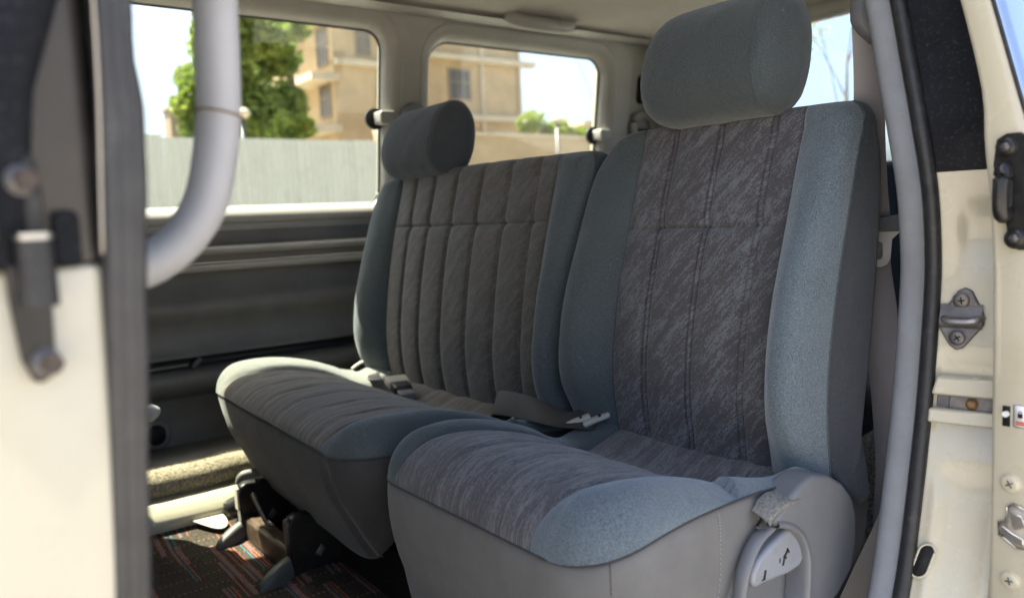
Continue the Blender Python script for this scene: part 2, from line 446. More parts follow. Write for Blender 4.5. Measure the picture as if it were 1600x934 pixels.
def ribbon(name, pts, wid, m, parent=None, th=.0013, n=6):
    """woven strap: pts = (centre, width direction); real thickness"""
    C = smooth_path([p for p, d in pts], n); D = smooth_path([Vector(d).normalized() for p, d in pts], n)
    g = G(); rows = []; uv = []; dist = 0
    for i, (c, d) in enumerate(zip(C, D)):
        if i: dist += (c-C[i-1]).length
        tg = (C[min(i+1, len(C)-1)]-C[max(i-1, 0)]).normalized()
        d = (d-tg*d.dot(tg)).normalized(); nn = tg.cross(d).normalized()*th/2
        h = d*wid/2; e = d*(wid/2-.0015); ec = nn*1.6
        rows.append([c-h, c-e+ec, c+nn, c+e+ec, c+h, c+e-ec, c-nn, c-e-ec])
        uv.append([(0, dist), (.0015, dist), (wid/2, dist), (wid-.0015, dist), (wid, dist), (wid-.0015, dist), (wid/2, dist), (.0015, dist)])
    g.grid(rows, True, uv, True, True)
    return g.build(name, m, parent, auto=60)

# ================================================================== THE VAN
van = thing('van', (.9, 1.4, -.2), 'cream van seen through its open side door, grey trim and tinted windows inside', 'van')
def yfar(z): return 2.315-.148*(z-.86)            # inner trim face of the far wall, leaning in towards the roof
YGL = .055                                        # glass sits this far outboard of the trim face
WINS = [(-.62, -.02, .87, 1.33, .06), (.13, 1.236, .86, 1.403, .055), (1.412, 2.195, .868, 1.393, [.07, .08, .05, .05])]
def grow(wn, o):
    x0, x1, z0, z1, r = wn
    r = [q+o for q in r] if isinstance(r, list) else r+o
    return rrect(x0-o, x1+o, z0-o, z1+o, r, 8)
# floor, carpet, roof
G().box((-.95, .47, -.05), (2.55, 2.36, .07)).build('floor_pan', M['darktrim'], van)
roof = [(.44, 1.42), (.47, 1.50), (.58, 1.555), (.9, 1.59), (1.4, 1.6), (1.95, 1.59), (2.2, 1.555), (2.285, 1.50), (2.288, 1.462)]
g = G()
g.grid([[(x, y, z) for y, z in roof] for x in (-1.0, 2.62)])
g.grid([[(x, y, z-.012) for y, z in roof] for x in (-1.0, 2.62)])
g.build('roof', M['cream'], van)
hl = [(.62, 1.44), (.66, 1.458), (.8, 1.485), (1.05, 1.502), (1.4, 1.508), (1.75, 1.502), (2.0, 1.482), (2.1, 1.468), (2.163, 1.4565)]
g = G(); g.grid([[(x, y, z) for y, z in hl] for x in (-.98, 0, .6, 1.2, 1.8, 2.30)]
                + [[(2.40, y, z-.012) for y, z in hl], [(2.455, y, z-.04) for y, z in hl], [(2.475, y, z-.085) for y, z in hl]])
g.grid([[(x, y, z+.02) for y, z in hl] for x in (-.98, 2.4)])
g.build('headliner', M['headliner'], van)
# far side: outer skin, upper trim plate with the window holes, rolled window surrounds
def skin_f(u, v, k):
    y = yfar(v)+YGL+.02+(.012 if k else 0)
    return (u, y, v)
plate([(-.95, -.25), (2.6, -.25), (2.6, 1.47), (-.95, 1.47)], [grow((wn[0], wn[1], wn[2], wn[3]+.03, wn[4]), .012) for wn in WINS], skin_f, 'outer_side_panel', M['cream'], van)
o_end = rrect(-.9, 2.325, .80, 1.466, [.11, .02, .005, .005], 8)
plate(o_end, [grow(wn, .054) for wn in WINS], lambda u, v, k: (u, yfar(v)+(.014 if k else 0), v), 'window_trim_panel', M['trim'], van)
for wn in WINS:
    wo = None
    rows = []
    for o, d in ((0, YGL-.004), (.003, .040), (.008, .0265), (.015, .0155), (.024, .0075), (.035, .0025), (.046, .0002), (.055, -.0008), (.060, .006)):
        rows.append([(u, yfar(v)+d, v) for u, v in grow(wn, o)])
    g = G(); g.grid(rows, True)
    fr = g.build('side_window', M['trim'], van)
    g = G(); P = grow(wn, .012)
    V = [(u, yfar(v)+YGL, v) for u, v in P]+[(u, yfar(v)+YGL+.005, v) for u, v in P]; n = len(P)
    g.add(V, [tuple(range(n)), tuple(range(2*n-1, n-1, -1))]+[(i, (i+1) % n, n+(i+1) % n, n+i) for i in range(n)])
    g.build('pane', M['darkglass'] if wn[0] < 0 else M['glass'], fr, smooth=False)
    g = G(); g.tube([(u, yfar(v)+YGL-.004, v) for u, v in grow(wn, .001)], .0048, 8, True)
    g.build('gasket', M['rubber'], fr)
# pop-out latches at the rear edge of both windows
for (lx, lz) in ((1.236, 1.135), (2.195, 1.107)):
    y0 = yfar(lz)
    g = G(); g.cyl((lx-.018, y0+YGL-.012, lz), (0, 1, 0), .034, .008, 20)
    lt = g.build('window_latch', M['rubber'], van, auto=40)
    g = G(); g.prism(rrect(lx-.026, lx+.034, lz-.021, lz+.021, .010, 4), lambda u, v, k: (u, y0+YGL-.014 if k else y0-.012, v))
    g.build('latch_clip', M['trim'], lt, bevel=.006, seg=3)
# rail between the windows and the headliner, then the wall below the sill, extruded along the van
def extrude(name, prof, m, x0=-.9, x1=2.46, n=2, **k):
    g = G(); g.grid([[(lerp(x0, x1, i/n), y, z) for y, z in prof] for i in range(n+1)])
    return g.build(name, m, van, **k)
extrude('roof_rail_trim', [(2.226, 1.452), (2.218, 1.4505), (2.205, 1.448), (2.185, 1.4475), (2.155, 1.449), (2.13, 1.4495)], M['trim'])
extrude('window_sill', [(2.372, .872), (2.366, .868), (2.338, .862), (2.318, .852), (2.309, .838), (2.306, .826), (2.318, .819), (2.33, .815)], M['trim'])
extrude('belt_panel', [(2.326, .822), (2.327, .79), (2.326, .752), (2.30, .750)], M['darktrim'])
extrude('belt_ridge', [(2.326, .759), (2.285, .756), (2.272, .751), (2.268, .744), (2.273, .737), (2.32, .732)], M['trim'])
extrude('belt_ridge', [(2.326, .711), (2.268, .709), (2.256, .704), (2.252, .697), (2.258, .690), (2.318, .684)], M['trim'])
extrude('lower_side_trim', [(2.326, .736), (2.326, .685), (2.322, .66), (2.312, .632), (2.298, .612), (2.288, .596), (2.29, .575), (2.305, .555),
                            (2.318, .53), (2.32, .50), (2.314, .472), (2.302, .458), (2.298, .452), (2.304, .447)], M['darktrim'])
extrude('speaker_slot', [(2.304, .449), (2.345, .447), (2.345, .415), (2.305, .411)], M['slot'])
extrude('armrest_shelf', [(2.345, .417), (2.285, .414), (2.268, .408), (2.262, .396), (2.263, .38), (2.272, .362), (2.292, .346), (2.31, .335)], M['trim' if False else 'darktrim'])
for k in range(1):                                     # ribs dividing the slot under the trim
    xx = .60+k*.17
    G().obox((xx, 2.322, .43), (.012, 0, .012), (0, .022, 0), (-.003, 0, .003)).build('slot_rib', M['darktrim'], van)
G().box((.40, 2.312, .422), (.58, 2.326, .431)).build('slot_bar', M['darktrim'], van, bevel=.003)
extrude('lower_side_panel', [(2.30, .342), (2.312, .33), (2.315, .26), (2.312, .20), (2.29, .176)], M['darktrim'])
extrude('step_ledge', [(2.315, .205), (2.29, .203), (2.20, .216), (2.10, .228), (2.06, .229), (2.05, .222)], M['darktrim'])
# oval drink holder recess near the knob
g = G(); P = rrect(.435, .515, .205, .29, .035, 6)
g.prism(P, lambda u, v, k: (u, 2.31-(.012 if k else 0), v)); hold = g.build('pocket_rim', M['darktrim'], van, bevel=.005)
g = G(); g.prism(rrect(.45, .50, .22, .275, .022, 6), lambda u, v, k: (u, 2.30-(.0035 if k else 0), v)); g.build('pocket', M['dark'], hold)
# carpeted hump and the bare painted sill beneath
hp = [(2.064, .228), (2.039, .230), (2.017, .222), (2.000, .206), (1.994, .185), (1.997, .169), (2.012, .160)]
g = G(); rows = []
for i in range(60):
    x = lerp(-.5, 2.3, i/59); q = .004*math.sin(x*23)+.003*math.sin(x*57)
    rows.append([(x, y+q*.6, z+q*.5) for y, z in hp])
g.grid(rows); g.build('sill_hump', M['hump'], van)
g = G(); rows = []
for i in range(50):
    x = lerp(-.5, 2.3, i/49); q = .002*math.sin(x*19+1)
    rows.append([(x, 2.012, .163), (x, 1.982+q, .160), (x, 1.972+q, .156), (x, 1.944+q*1.5, .126+q*.5), (x, 1.940+q*1.5, .116+q*.5), (x, 1.96, .08)])
g.grid(rows); g.build('painted_sill', M['cream'], van)
# rear end: tailgate with its window
TG = (.80, 2.07, .925, 1.406, .06)
def tgf(u, v, k): return (2.50-.06*(v-.9)+(.02 if k else 0), u, v)
plate([(.5, .02), (2.36, .02), (2.30, 1.46), (.58, 1.46)], [grow(TG, 0)], tgf, 'tailgate_trim', M['darktrim'], van)
g = G(); g.grid([[tgf(u, v, 0)[0:1]+(u, v) if o is None else (tgf(u, v, 0)[0]-d, u, v) for u, v in grow(TG, o)] for o, d in ((0, -.018), (.002, .004), (.012, .012), (.045, .014), (.06, .008), (.064, -.01))], True)
tw = g.build('tailgate_window', M['trim'], van)
g = G(); P = grow(TG, .01); n = len(P)
V = [(tgf(u, v, 0)[0]+.021, u, v) for u, v in P]+[(tgf(u, v, 0)[0]+.026, u, v) for u, v in P]
g.add(V, [tuple(range(n)), tuple(range(2*n-1, n-1, -1))]+[(i, (i+1) % n, n+(i+1) % n, n+i) for i in range(n)])
g.build('pane', M['clear'], tw, smooth=False)
plate([(.42, -.25), (2.42, -.25), (2.34, 1.58), (.50, 1.58)], [grow(TG, .012)], lambda u, v, k: (2.56-.06*(v-.9)+(.015 if k else 0), u, v), 'tailgate', M['cream'], van)
# rear corner trim behind the windows, with a square cover and a round belt guide
g = G(); g.grid([[(x, yfar(z)+.016-c, z) for z in (.7, .9, 1.1, 1.3, 1.40, 1.46)] for x, c in ((2.26, 0), (2.40, 0), (2.45, .02), (2.475, .06), (2.48, .12))])
g.build('rear_corner_trim', M['trim'], van)
def wallpt(x, z): return Vector((x, yfar(z)+.016, z))
g = G(); g.prism(rrect(2.375, 2.45, 1.235, 1.345, .018, 4), lambda u, v, k: (u, yfar(v)+.017-(.016 if k else 0), v))
cv = g.build('corner_cover', M['dark'], van, bevel=.004)
g = G(); g.prism(rrect(2.385, 2.445, 1.24, 1.32, .014, 4), lambda u, v, k: (u, yfar(v)-.002-(.012 if k else 0), v))
g.build('cover_lid', M['trim'], cv, bevel=.004)
g = G(); c0 = wallpt(2.395, 1.14); g.tube([c0+Vector((.052*math.cos(a), -.028, .046*math.sin(a))) for a in [2*math.pi*k/28 for k in range(28)]], .015, 10, True)
g.cyl(c0+Vector((0, .002, 0)), (0, -1, 0), .056, .026, 24)
bg = g.build('belt_guide', M['trim'], van, auto=50)
g = G(); g.box((2.362, c0.y-.034, 1.112), (2.43, c0.y-.020, 1.132)); g.build('guide_slot', M['dark'], bg)
# belt guide high on the pillar between the far windows
g = G(); c1 = Vector((1.335, yfar(1.10), 1.12)); g.tube([c1+Vector((.040*math.cos(a), -.018, .05*math.sin(a))) for a in [2*math.pi*k/28 for k in range(28)]], .016, 10, True)
g.cyl(c1+Vector((0, .002, 0)), (0, -1, 0), .046, .02, 24); g.build('belt_guide', M['plastic'], van, auto=50)
# grab handle on the headliner
hp_ = smooth_path([(1.632, 2.128, 1.466), (1.640, 2.112, 1.452), (1.675, 2.105, 1.444), (1.765, 2.102, 1.442), (1.855, 2.105, 1.446), (1.890, 2.112, 1.456), (1.898, 2.128, 1.468)], 6)
g = G(); g.tube(hp_, [.008+.012*math.sin(math.pi*min(1, max(0, (i+3)/(len(hp_)+5))))**.5 for i in range(len(hp_))], 12, rb=.024)
ch = g.build('ceiling_handle', M['trim'], van)
for xx in (1.64, 1.89):
    g = G(); g.prism(rrect(xx-.022, xx+.022, 2.10, 2.142, .01, 4), lambda u, v, k: (u, v, 1.470-(.02 if k else 0))); g.build('handle_foot', M['trim'], ch, bevel=.004)
# near side behind the door opening
def ynear(z): return .492+.15*max(0, z-.85)
NW = (1.45, 2.2, .88, 1.38, .06)
plate([(1.12, .0), (2.5, .0), (2.5, 1.46), (1.12, 1.46)], [grow(NW, 0)], lambda u, v, k: (u, ynear(v)-(.012 if k else 0), v), 'near_side_trim', M['darktrim'], van)
plate([(1.10, -.25), (2.6, -.25), (2.6, 1.5), (1.10, 1.5)], [grow(NW, .01)], lambda u, v, k: (u, ynear(v)-.072-(.012 if k else 0), v), 'near_rear_panel', M['cream'], van)
g = G(); g.grid([[(u, ynear(v)+d, v) for u, v in grow(NW, o)] for o, d in ((0, -.068), (0, 0), (.01, .006), (.03, .006), (.04, -.002))], True)
nwf = g.build('side_window', M['trim'], van)
g = G(); P = grow(NW, .01); n = len(P); V = [(u, ynear(v)-.05, v) for u, v in P]+[(u, ynear(v)-.055, v) for u, v in P]
g.add(V, [tuple(range(n)), tuple(range(2*n-1, n-1, -1))]+[(i, (i+1) % n, n+(i+1) % n, n+i) for i in range(n)]); g.build('pane', M['glass'], nwf, smooth=False)
g = G(); g.box((-.02, .50, 1.36), (1.12, .62, 1.46)); g.build('door_header', M['cream'], van, bevel=.02)
g = G(); g.box((-.02, .46, -.2), (1.12, .56, -.002)); g.build('door_sill', M['cream'], van, bevel=.02)
# front end (out of frame): closed front door, windscreen, bulkhead under it
FD = (-.78, -.12, .87, 1.36, .06)
plate([(-.95, -.25), (-.025, -.25), (-.025, 1.45), (-.75, 1.45), (-.95, .9)], [rrect(-.70, -.12, .87, 1.36, .06)], lambda u, v, k: (u, .47+.15*max(0, v-.85)+(.03 if k else 0), v), 'front_door', M['cream'], van)
g = G(); g.grid([[(-.72, .485+.15*max(0, z-.85), z) for z in (.85, 1.1, 1.38)], [(-.10, .485+.15*max(0, z-.85), z) for z in (.85, 1.1, 1.38)]]); g.build('pane', M['darkglass'], van)
g = G(); g.grid([[(-1.35, .5, .85), (-1.35, 2.3, .85)], [(-.95, .58, 1.45), (-.95, 2.25, 1.45)]]); g.grid([[(-1.355, .5, .85), (-1.355, 2.3, .85)], [(-.955, .58, 1.45), (-.955, 2.25, 1.45)]])
g.build('windscreen', M['darkglass'], van, smooth=False)
G().box((-1.4, .48, -.2), (-1.3, 2.34, .85)).build('bulkhead', M['darktrim'], van, bevel=.02)
G().box((-1.32, .50, .5), (-.95, 2.32, .86)).build('dashboard', M['darktrim'], van, bevel=.04)

# ---- rear jamb of the door opening
SEAL = smooth_path([(1.014, .558, 1.14), (1.015, .541, 1.056), (1.013, .525, .973), (1.013, .510, .89), (1.021, .501, .809), (1.029, .5, .727), (1.027, .5, .671),
                    (1.013, .5, .56), (.998, .5, .478), (.97, .5, .356), (.949, .5, .289), (.915, .5, .202), (.89, .5, .14)], 6)
def seal_at(z):
    for a, b in zip(SEAL, SEAL[1:]):
        if b.z <= z <= a.z: return a.lerp(b, (a.z-z)/(a.z-b.z))
    return SEAL[0] if z > SEAL[0].z else SEAL[-1]
wd = Vector((.6, -.8, 0)); nd = Vector((-.8, -.6, 0))
g = G(); rows = []
for i, p in enumerate(SEAL):
    rows.append([p+wd*a+nd*b for a, b in ((-.0145, -.012), (-.0155, -.004), (-.0125, .0015), (-.006, .004), (.003, .0045), (.0105, .0025), (.0145, -.002), (.0145, -.012))])
g.grid(rows, True); sl_ = g.build('door_seal', M['seal'], van)
g = G(); g.tube([p+wd*.0225+nd*.001 for p in SEAL], .0095, 12, up=(0, 1, 0)); g.tube([p+wd*.0165+nd*.0015 for p in SEAL], .0035, 8, up=(0, 1, 0))
g.build('seal_bulb', M['rubber'], sl_)
g = G()
for i in range(0, len(SEAL)-1):                      # stitch line along the cloth edge
    p = SEAL[i]; q = SEAL[i+1]
    for k in range(6):
        c = p.lerp(q, (k+.3)/6)+wd*.0125+nd*.0012; d_ = (q-p).normalized()*.0016
        g.obox(c, d_, wd*.0007, nd*.0007)
g.build('seal_stitching', M['rubberdusty'], sl_)
je = Vector((.25, -.968, 0)).normalized(); jn = Vector((-.968, -.25, 0)).normalized()
def jpt(a, z, c=0):
    """a along the jamb face away from the seal, c proud of it"""
    s = seal_at(z); return Vector((s.x+.018, s.y-.024, z))+je*a+jn*c
JZ = [.14+i*.0125 for i in range(81)]
def jrel(a, z):
    """pressed relief of the painted jamb"""
    d = 0.0
    d += -.006*math.exp(-((z-.76)/.035)**2)*min(1, max(0, (a-.012)/.02))           # soft dish below the blackout
    d += -.007*(1-min(1, abs(z-.54)/.062)**4 if abs(z-.54) < .062 else 0)*min(1, max(0, (a-.002)/.006))
    d += -.0045*max(0, min(1, (a-.016)/.010))*max(0, min(1, (.47-z)/.03))+.003*max(0, min(1, (a-.066)/.012))*max(0, min(1, (.46-z)/.05))
    d += -.003*max(0, min(1, (a-.020)/.012))*max(0, min(1, (z-.70)/.04))*max(0, min(1, (.80-z)/.02))
    d += .004*math.exp(-((a-.02)/.008)**2)*(1 if z < .44 else 0)*min(1, max(0, (.46-z)/.03))
    return d
def jamb(zs, name, m):
    g = G(); rows = []
    for z in zs:
        r = [jpt(-.012, z, -.02), jpt(-.004, z, -.006)]
        for a in (0, .003, .006, .010, .015, .021, .027, .034, .045, .06, .075, .084): r.append(jpt(a, z, -.006*math.exp(-(a/.012)**2)*0+jrel(a, z)))
        r += [jpt(.089, z, -.003), jpt(.093, z, -.012), jpt(.095, z, -.07)]
        rows.append(r)
    g.grid(rows); return g.build(name, m, van)
jb = jamb([z for z in JZ if z < .832]+[.832], 'door_jamb', M['cream'])
up = jamb([.8325]+[z for z in JZ if z > .835], 'blackout_jamb', M['blackpaint'])
def jbox(name, a0, a1, z0, z1, c0, c1, m, par, slope=0, bevel=.0015):
    g = G(); P = [(a0+slope, z1), (a1-slope, z1), (a1, z0), (a0, z0)]
    g.prism(P, lambda a, z, k: jpt(a, z, c1 if k else c0)); return g.build(name, m, par, bevel=bevel)
# striker: shaped plate, wire loop, two cross screws
sz = .646
ST = [(.034, .036), (.026, .040), (.018, .036), (.010, .022), (-.002, .006), (-.003, -.006), (.004, -.020), (.012, -.033), (.020, -.039), (.028, -.036), (.038, -.022), (.049, -.006), (.049, .004), (.043, .018)]
g = G(); g.prism([(a+.004, z) for a, z in ST], lambda a, z, k: jpt(a, sz+z, .0055 if k else -.002)); st = g.build('striker', M['greymetal'], van, bevel=.0015)
g = G(); g.grid([[jpt(a, sz+z, c) for z, c in ((.019, .005), (.014, .0095), (.004, .0105), (-.006, .0095), (-.012, .005))] for a in (.004, .012, .028, .044, .051)]); g.build('striker_boss', M['greymetal'], st)
g = G(); g.tube(smooth_path([jpt(.010, sz+.001, .005), jpt(.010, sz+.001, .014), jpt(.016, sz-.001, .019), jpt(.034, sz-.001, .020), jpt(.046, sz+.0005, .018), jpt(.050, sz+.002, .012), jpt(.050, sz+.003, .004)], 5), .0042, 10)
g.build('striker_loop', M['loop'], st)
def screw(par, c, ax, up_, r, m, cross=M['dark'], name='screw', h=.003):
    ax = Vector(ax).normalized(); up_ = Vector(up_); up_ = (up_-ax*up_.dot(ax)).normalized(); sd = ax.cross(up_)
    c = Vector(c); n = 24; rows = []
    for rr, hh in ((r*1.12, 0), (r*1.1, h*.35), (r*.98, h*.4), (r*.96, h*.9), (r*.82, h*1.25), (r*.45, h*1.4)):
        rows.append([c+ax*hh+(up_*math.cos(2*math.pi*k/n)+sd*math.sin(2*math.pi*k/n))*rr for k in range(n)])
    g = G(); g.grid(rows, True, None, False, True); o = g.build(name, m, par, auto=45)
    return o, c+ax*h*1.4, ax, up_, sd
def cross_screw(par, c, ax, up_, r, m, cross=M['dark'], rot=.4, mark=None):
    o, t, ax, u, s = screw(par, c, ax, up_, r, m)
    a = u*math.cos(rot)+s*math.sin(rot); b = ax.cross(a)
    g = G(); g.obox(t+ax*.0001, a*r*.42, b*r*.085, ax*.0005); g.obox(t+ax*.0002, b*r*.42, a*r*.085, ax*.0005)
    g.build('cross_slot', cross, mark if mark else par)
for dz in (.024, -.023): cross_screw(st, jpt(.027 if dz > 0 else .025, sz+dz, .0055), jn, (0, 0, 1), .0098, M['greymetal'], rot=.15 if dz > 0 else .6)
# guide bracket: two folded lips with a rusty bolt between
gb = jbox('guide_channel', .005, .088, .527, .556, -.012, -.004, M['greymetal'], van)
jbox('guide_lip', .001, .088, .551, .574, -.006, .014, M['cream'], gb, .005, .003)
jbox('guide_lip', -.001, .090, .515, .533, -.006, .012, M['cream'], gb, 0, .003)
jbox('guide_plate', .020, .075, .532, .551, -.004, .001, M['greymetal'], gb)
o, *_ = screw(gb, jpt(.046, .5405, .001), jn, (0, 0, 1), .0068, M['goldrust'], name='bolt', h=.004)
# drain slot low on the jamb
g = G(); P = rrect(.004, .020, .322, .362, .008, 6)
g.prism([(a+(z-.342)*.22, z) for a, z in P], lambda a, z, k: jpt(a, z, .0062 if k else -.004)); g.build('drain_slot', M['dark'], jb)
g = G(); g.tube([jpt(a+(z-.342)*.22, z, .0055) for a, z in rrect(.003, .021, .321, .363, .009, 6)], .0016, 6, True); g.build('slot_lip', M['cream'], jb)

# ---- sliding door, slid back along the outside
Yi = [(0, .388), (.3, .388), (.7, .390), (.80, .3955), (.86, .402), (.915, .405), (1.03, .4315), (1.2, .478)]
Yo = [(0, .318), (.3, .318), (.8, .336), (.87, .352), (.895, .360), (1.02, .394), (1.2, .445)]
DX = .985
g = G(); rows = []
for i in range(49):
    z = .02+1.2*i/48; yi = sinterp(Yi, z); yo = sinterp(Yo, z); r_ = .006
    rows.append([(DX+1.0, yi, z), (DX+.12, yi, z), (DX+r_, yi, z), (DX+.002, yi-.0015, z), (DX, yi-r_, z), (DX, lerp(yi, yo, .5), z), (DX, yo+r_, z), (DX+.002, yo+.0015, z), (DX+r_, yo, z), (DX+.12, yo, z), (DX+1.0, yo, z)])
g.grid(rows, True, None, True, True)
sd = g.build('sliding_door', M['cream'], van)
g = G(); rows = []
for i in range(20):
    z = .865+.33*i/19; yo = sinterp(Yo, z)
    rows.append([(DX+.0035, yo+.001, z), (DX+.004, yo-.004, z), (DX+.02, yo-.006, z), (DX+.8, yo-.006, z), (DX+.8, yo-.0005, z)])
g.grid(rows); g.build('door_glass', M['blackpaint' if False else 'smoke'], sd)
M['mirrorglass'], t = newmat('dark_reflective_glass')
b = t.n('ShaderNodeBsdfPrincipled'); t.set(b, 'Base Color', (.42, .47, .52)); t.set(b, 'Metallic', .9); t.set(b, 'Roughness', .05); t.set(b, 'Specular IOR Level', .8); t.set(b, 'Coat Weight', 1.0); t.set(b, 'Coat Roughness', .01)
t.set(b, 'Normal', t.bump(t.noise(t.coords(), 6, 2), .05, .02)); t.out(b)
sd.children[0].data.materials[0] = M['mirrorglass']
g = G(); g.tube([(DX+.001, sinterp(Yo, z)+.0005, z) for z in [.86+.34*i/20 for i in range(21)]], .0022, 8); g.build('glass_gasket', M['rubber'], sd)
def dpt(y, z, c=0): return Vector((DX-c, y, z))
BR = [(.386, .862), (.376, .868), (.362, .868), (.352, .862), (.350, .75), (.352, .738), (.362, .738), (.371, .744), (.374, .762), (.377, .79), (.386, .81), (.389, .835)]
g = G(); g.prism(BR, lambda y, z, k: dpt(y, z, .004 if k else -.002)); lb = g.build('guide_bracket', M['blackmetal'], sd, bevel=.0012)
for y, z in ((.375, .853), (.3645, .751)):
    o, tp, ax, u, s = screw(lb, dpt(y, z, .004), (-1, 0, 0), (0, 0, 1), .0105, M['blackmetal'], name='bolt', h=.004)
    g = G(); g.cyl(tp-ax*.0018, ax, .0052, .0024, 6); g.build('bolt_socket', M['greymetal'], o)
g = G(); lp = [dpt(.3735, z, c) for z, c in ((.823, .004), (.828, .014), (.822, .022), (.80, .024), (.782, .022), (.777, .014), (.781, .004))]
g.tube(smooth_path(lp, 4), .0075, 10, rb=.009); g.build('bracket_nose', M['blackmetal'], lb)
g = G(); g.prism(rrect(.3675, .3795, .784, .818, .005, 4), lambda y, z, k: dpt(y, z, .012 if k else .004)); g.build('nose_recess', M['dark'], lb)
g = G(); g.prism(rrect(.3675, .3755, .534, .558, .0006, 2), lambda y, z, k: dpt(y, z, .0008 if k else -.002)); cl = g.build('lock_slot', M['dark'], sd)
g = G(); g.cyl(dpt(.3712, .549, 0), (-1, 0, 0), .0034, .005, 16); g.build('lock_lever', M['white'], cl, auto=40)
g = G(); g.prism(rrect(.349, .3645, .534, .562, .003, 4), lambda y, z, k: dpt(y, z, .0006 if k else -.001)); lk = g.build('lock_label', M['white'], sd)
g = G(); g.tube([dpt(y, z, .0007) for y, z in rrect(.3497, .3638, .5347, .5613, .0028, 4)], .0004, 5, True); g.build('label_border', M['dark'], lk)
g = G(); g.prism(rrect(.3545, .3595, .546, .551, .0006, 2), lambda y, z, k: dpt(y, z, .001 if k else .0004))
g.tube([dpt(.357+.0017*math.cos(a), .551+.003*math.sin(a), .0009) for a in [math.pi*k/8 for k in range(9)]], .0005, 5); g.build('padlock_mark', M['dark'], lk)
g = G()
for z in (.541, .5385): g.box((DX-.001, .3525, z-.0008), (DX-.0002, .3615, z+.0008))
g.build('red_print_line', M['red'], lk, smooth=False)
for y, z, ro in ((.3655, .467, .5), (.364, .3505, .2)): cross_screw(sd, dpt(y, z, 0), (-1, 0, 0), (0, 0, 1), .0105, M['cream'], M['greymetal'], rot=ro)
g = G(); g.prism([(.368, .438), (.362, .443), (.352, .44), (.345, .436), (.345, .395), (.358, .393), (.369, .400), (.3755, .404), (.376, .417), (.369, .421)], lambda y, z, k: dpt(y, z, .0012 if k else -.002)); la = g.build('door_latch', M['beige'], sd)
g = G(); g.tube([dpt(y, z, .002) for y, z in [(.368, .439), (.362, .444), (.352, .441), (.345, .437), (.345, .394), (.358, .392), (.369, .399), (.3765, .403), (.377, .418), (.369, .422)]], .0014, 6, True); g.build('latch_lip', M['steel'], la)
g = G(); g.prism([(.366, .434), (.352, .432), (.347, .42), (.360, .413)], lambda y, z, k: dpt(y, z, .004 if k else 0)); g.build('latch_claw', M['steel'], la, bevel=.0012)
g = G(); g.prism([(.374, .4155), (.362, .409), (.350, .405), (.350, .397), (.36, .396), (.374, .404)], lambda y, z, k: dpt(y, z, .003 if k else 0)); g.build('latch_plate', M['steel'], la, bevel=.0012)

# ---- pillar ahead of the door opening: hinge bracket, dusty rubber, grab handle
g = G(); g.prism([(-.05, .502), (.078, .502), (.085, .508), (.087, .60), (-.05, .60)], lambda x, y, k: (x, y, .784 if k else -.1))
pl = g.build('front_pillar', M['cream'], van, bevel=.004)
g = G(); g.prism([(-.05, .503), (.0785, .503), (.0855, .509), (.0875, .60), (-.05, .60)], lambda x, y, k: (x, y, 1.45 if k else .7845)); pu = g.build('pillar_blackout', M['smoke'], van, bevel=.003)
g = G(); g.grid([[Vector((x0+.0, .4995, z)) + Vector((a, b, 0)) for a, b in ((-.05, .003), (-.05, -.006), (0, -.009), (.012, -.006), (.017, .004))] for z, x0 in ((.786, .035), (.84, .037), (.88, .042), (.92, .055), (.96, .068), (1.05, .09))])
g.build('window_frame', M['blackpaint'], pu)
g = G(); g.tube([(.0, .49, 1.0), (.022, .488, .945), (.030, .488, .88), (.03, .488, .80)], .004, 8); g.build('frame_strip', M['rubberdusty'], pu)
XR = [(-.1, .035), (.3, .068), (.579, .094), (.632, .098), (.71, .104), (.787, .110), (.825, .113), (.851, .115), (.87, .1162), (.888, .1155), (.908, .1135), (.94, .1145), (1.1, .120), (1.4, .13)]
XL = [(-.1, .015), (.3, .05), (.588, .0725), (.715, .0805), (.789, .0845), (.879, .0905), (.932, .0925), (1.4, .105)]
g = G(); rows = []
for i in range(110):
    z = -.05+1.4*i/109; xl = sinterp(XL, z); xr = sinterp(XR, z); w_ = xr-xl; wob = .0004*math.sin(z*55)+.0003*math.sin(z*131)
    rows.append([(xl+w_*a+wob*a, .505+b, z) for a, b in ((-.02, .05), (-.04, .003), (.04, -.004), (.16, -.0065), (.30, -.0062), (.36, -.0045), (.42, -.0062), (.58, -.0066), (.66, -.0046), (.72, -.006), (.88, -.0035), (.97, .002), (1.0, .009), (.93, .03))])
g.grid(rows); g.build('pillar_seal', M['rubberdusty'], pl)
g = G(); g.tube([(sinterp(XL, z)-.0005, .5005, z) for z in [.79+.5*i/30 for i in range(31)]], .0009, 6); g.build('paint_edge', M['beige'], pu)
G().box((.058, .512, -.05), (.083, .66, 1.4)).build('pillar_trim', M['plasticlight'], van, bevel=.006)
HB = [(.045, .847), (.053, .850), (.061, .842), (.063, .82), (.062, .76), (.061, .728), (.056, .722), (.050, .722), (.045, .735), (.042, .77), (.041, .82)]
g = G(); g.prism([(x-.006, z) for x, z in HB], lambda x, z, k: (x, .494 if k else .503, z)); hb = g.build('hinge', M['blackmetal'], pl, bevel=.002)
for x, z in ((.047, .8315), (.050, .7325)):
    o, tp, ax, u, s = screw(hb, (x, .494, z), (.35, -1, 0), (0, 0, 1), .0075, M['greymetal'], name='bolt', h=.003)
    g = G(); g.cyl(tp-ax*.001, ax, .0058, .006, 6); g.build('bolt_head', M['rust'], o, auto=30)
g = G(); g.cyl((.050, .489, .764), (0, 0, 1), .0092, .036, 20); g.build('hinge_barrel', M['rubber'], hb, auto=40)
g = G(); g.cyl((.050, .489, .8), (0, 0, 1), .0096, .003, 20); g.build('hinge_washer', M['steel'], hb, auto=40)
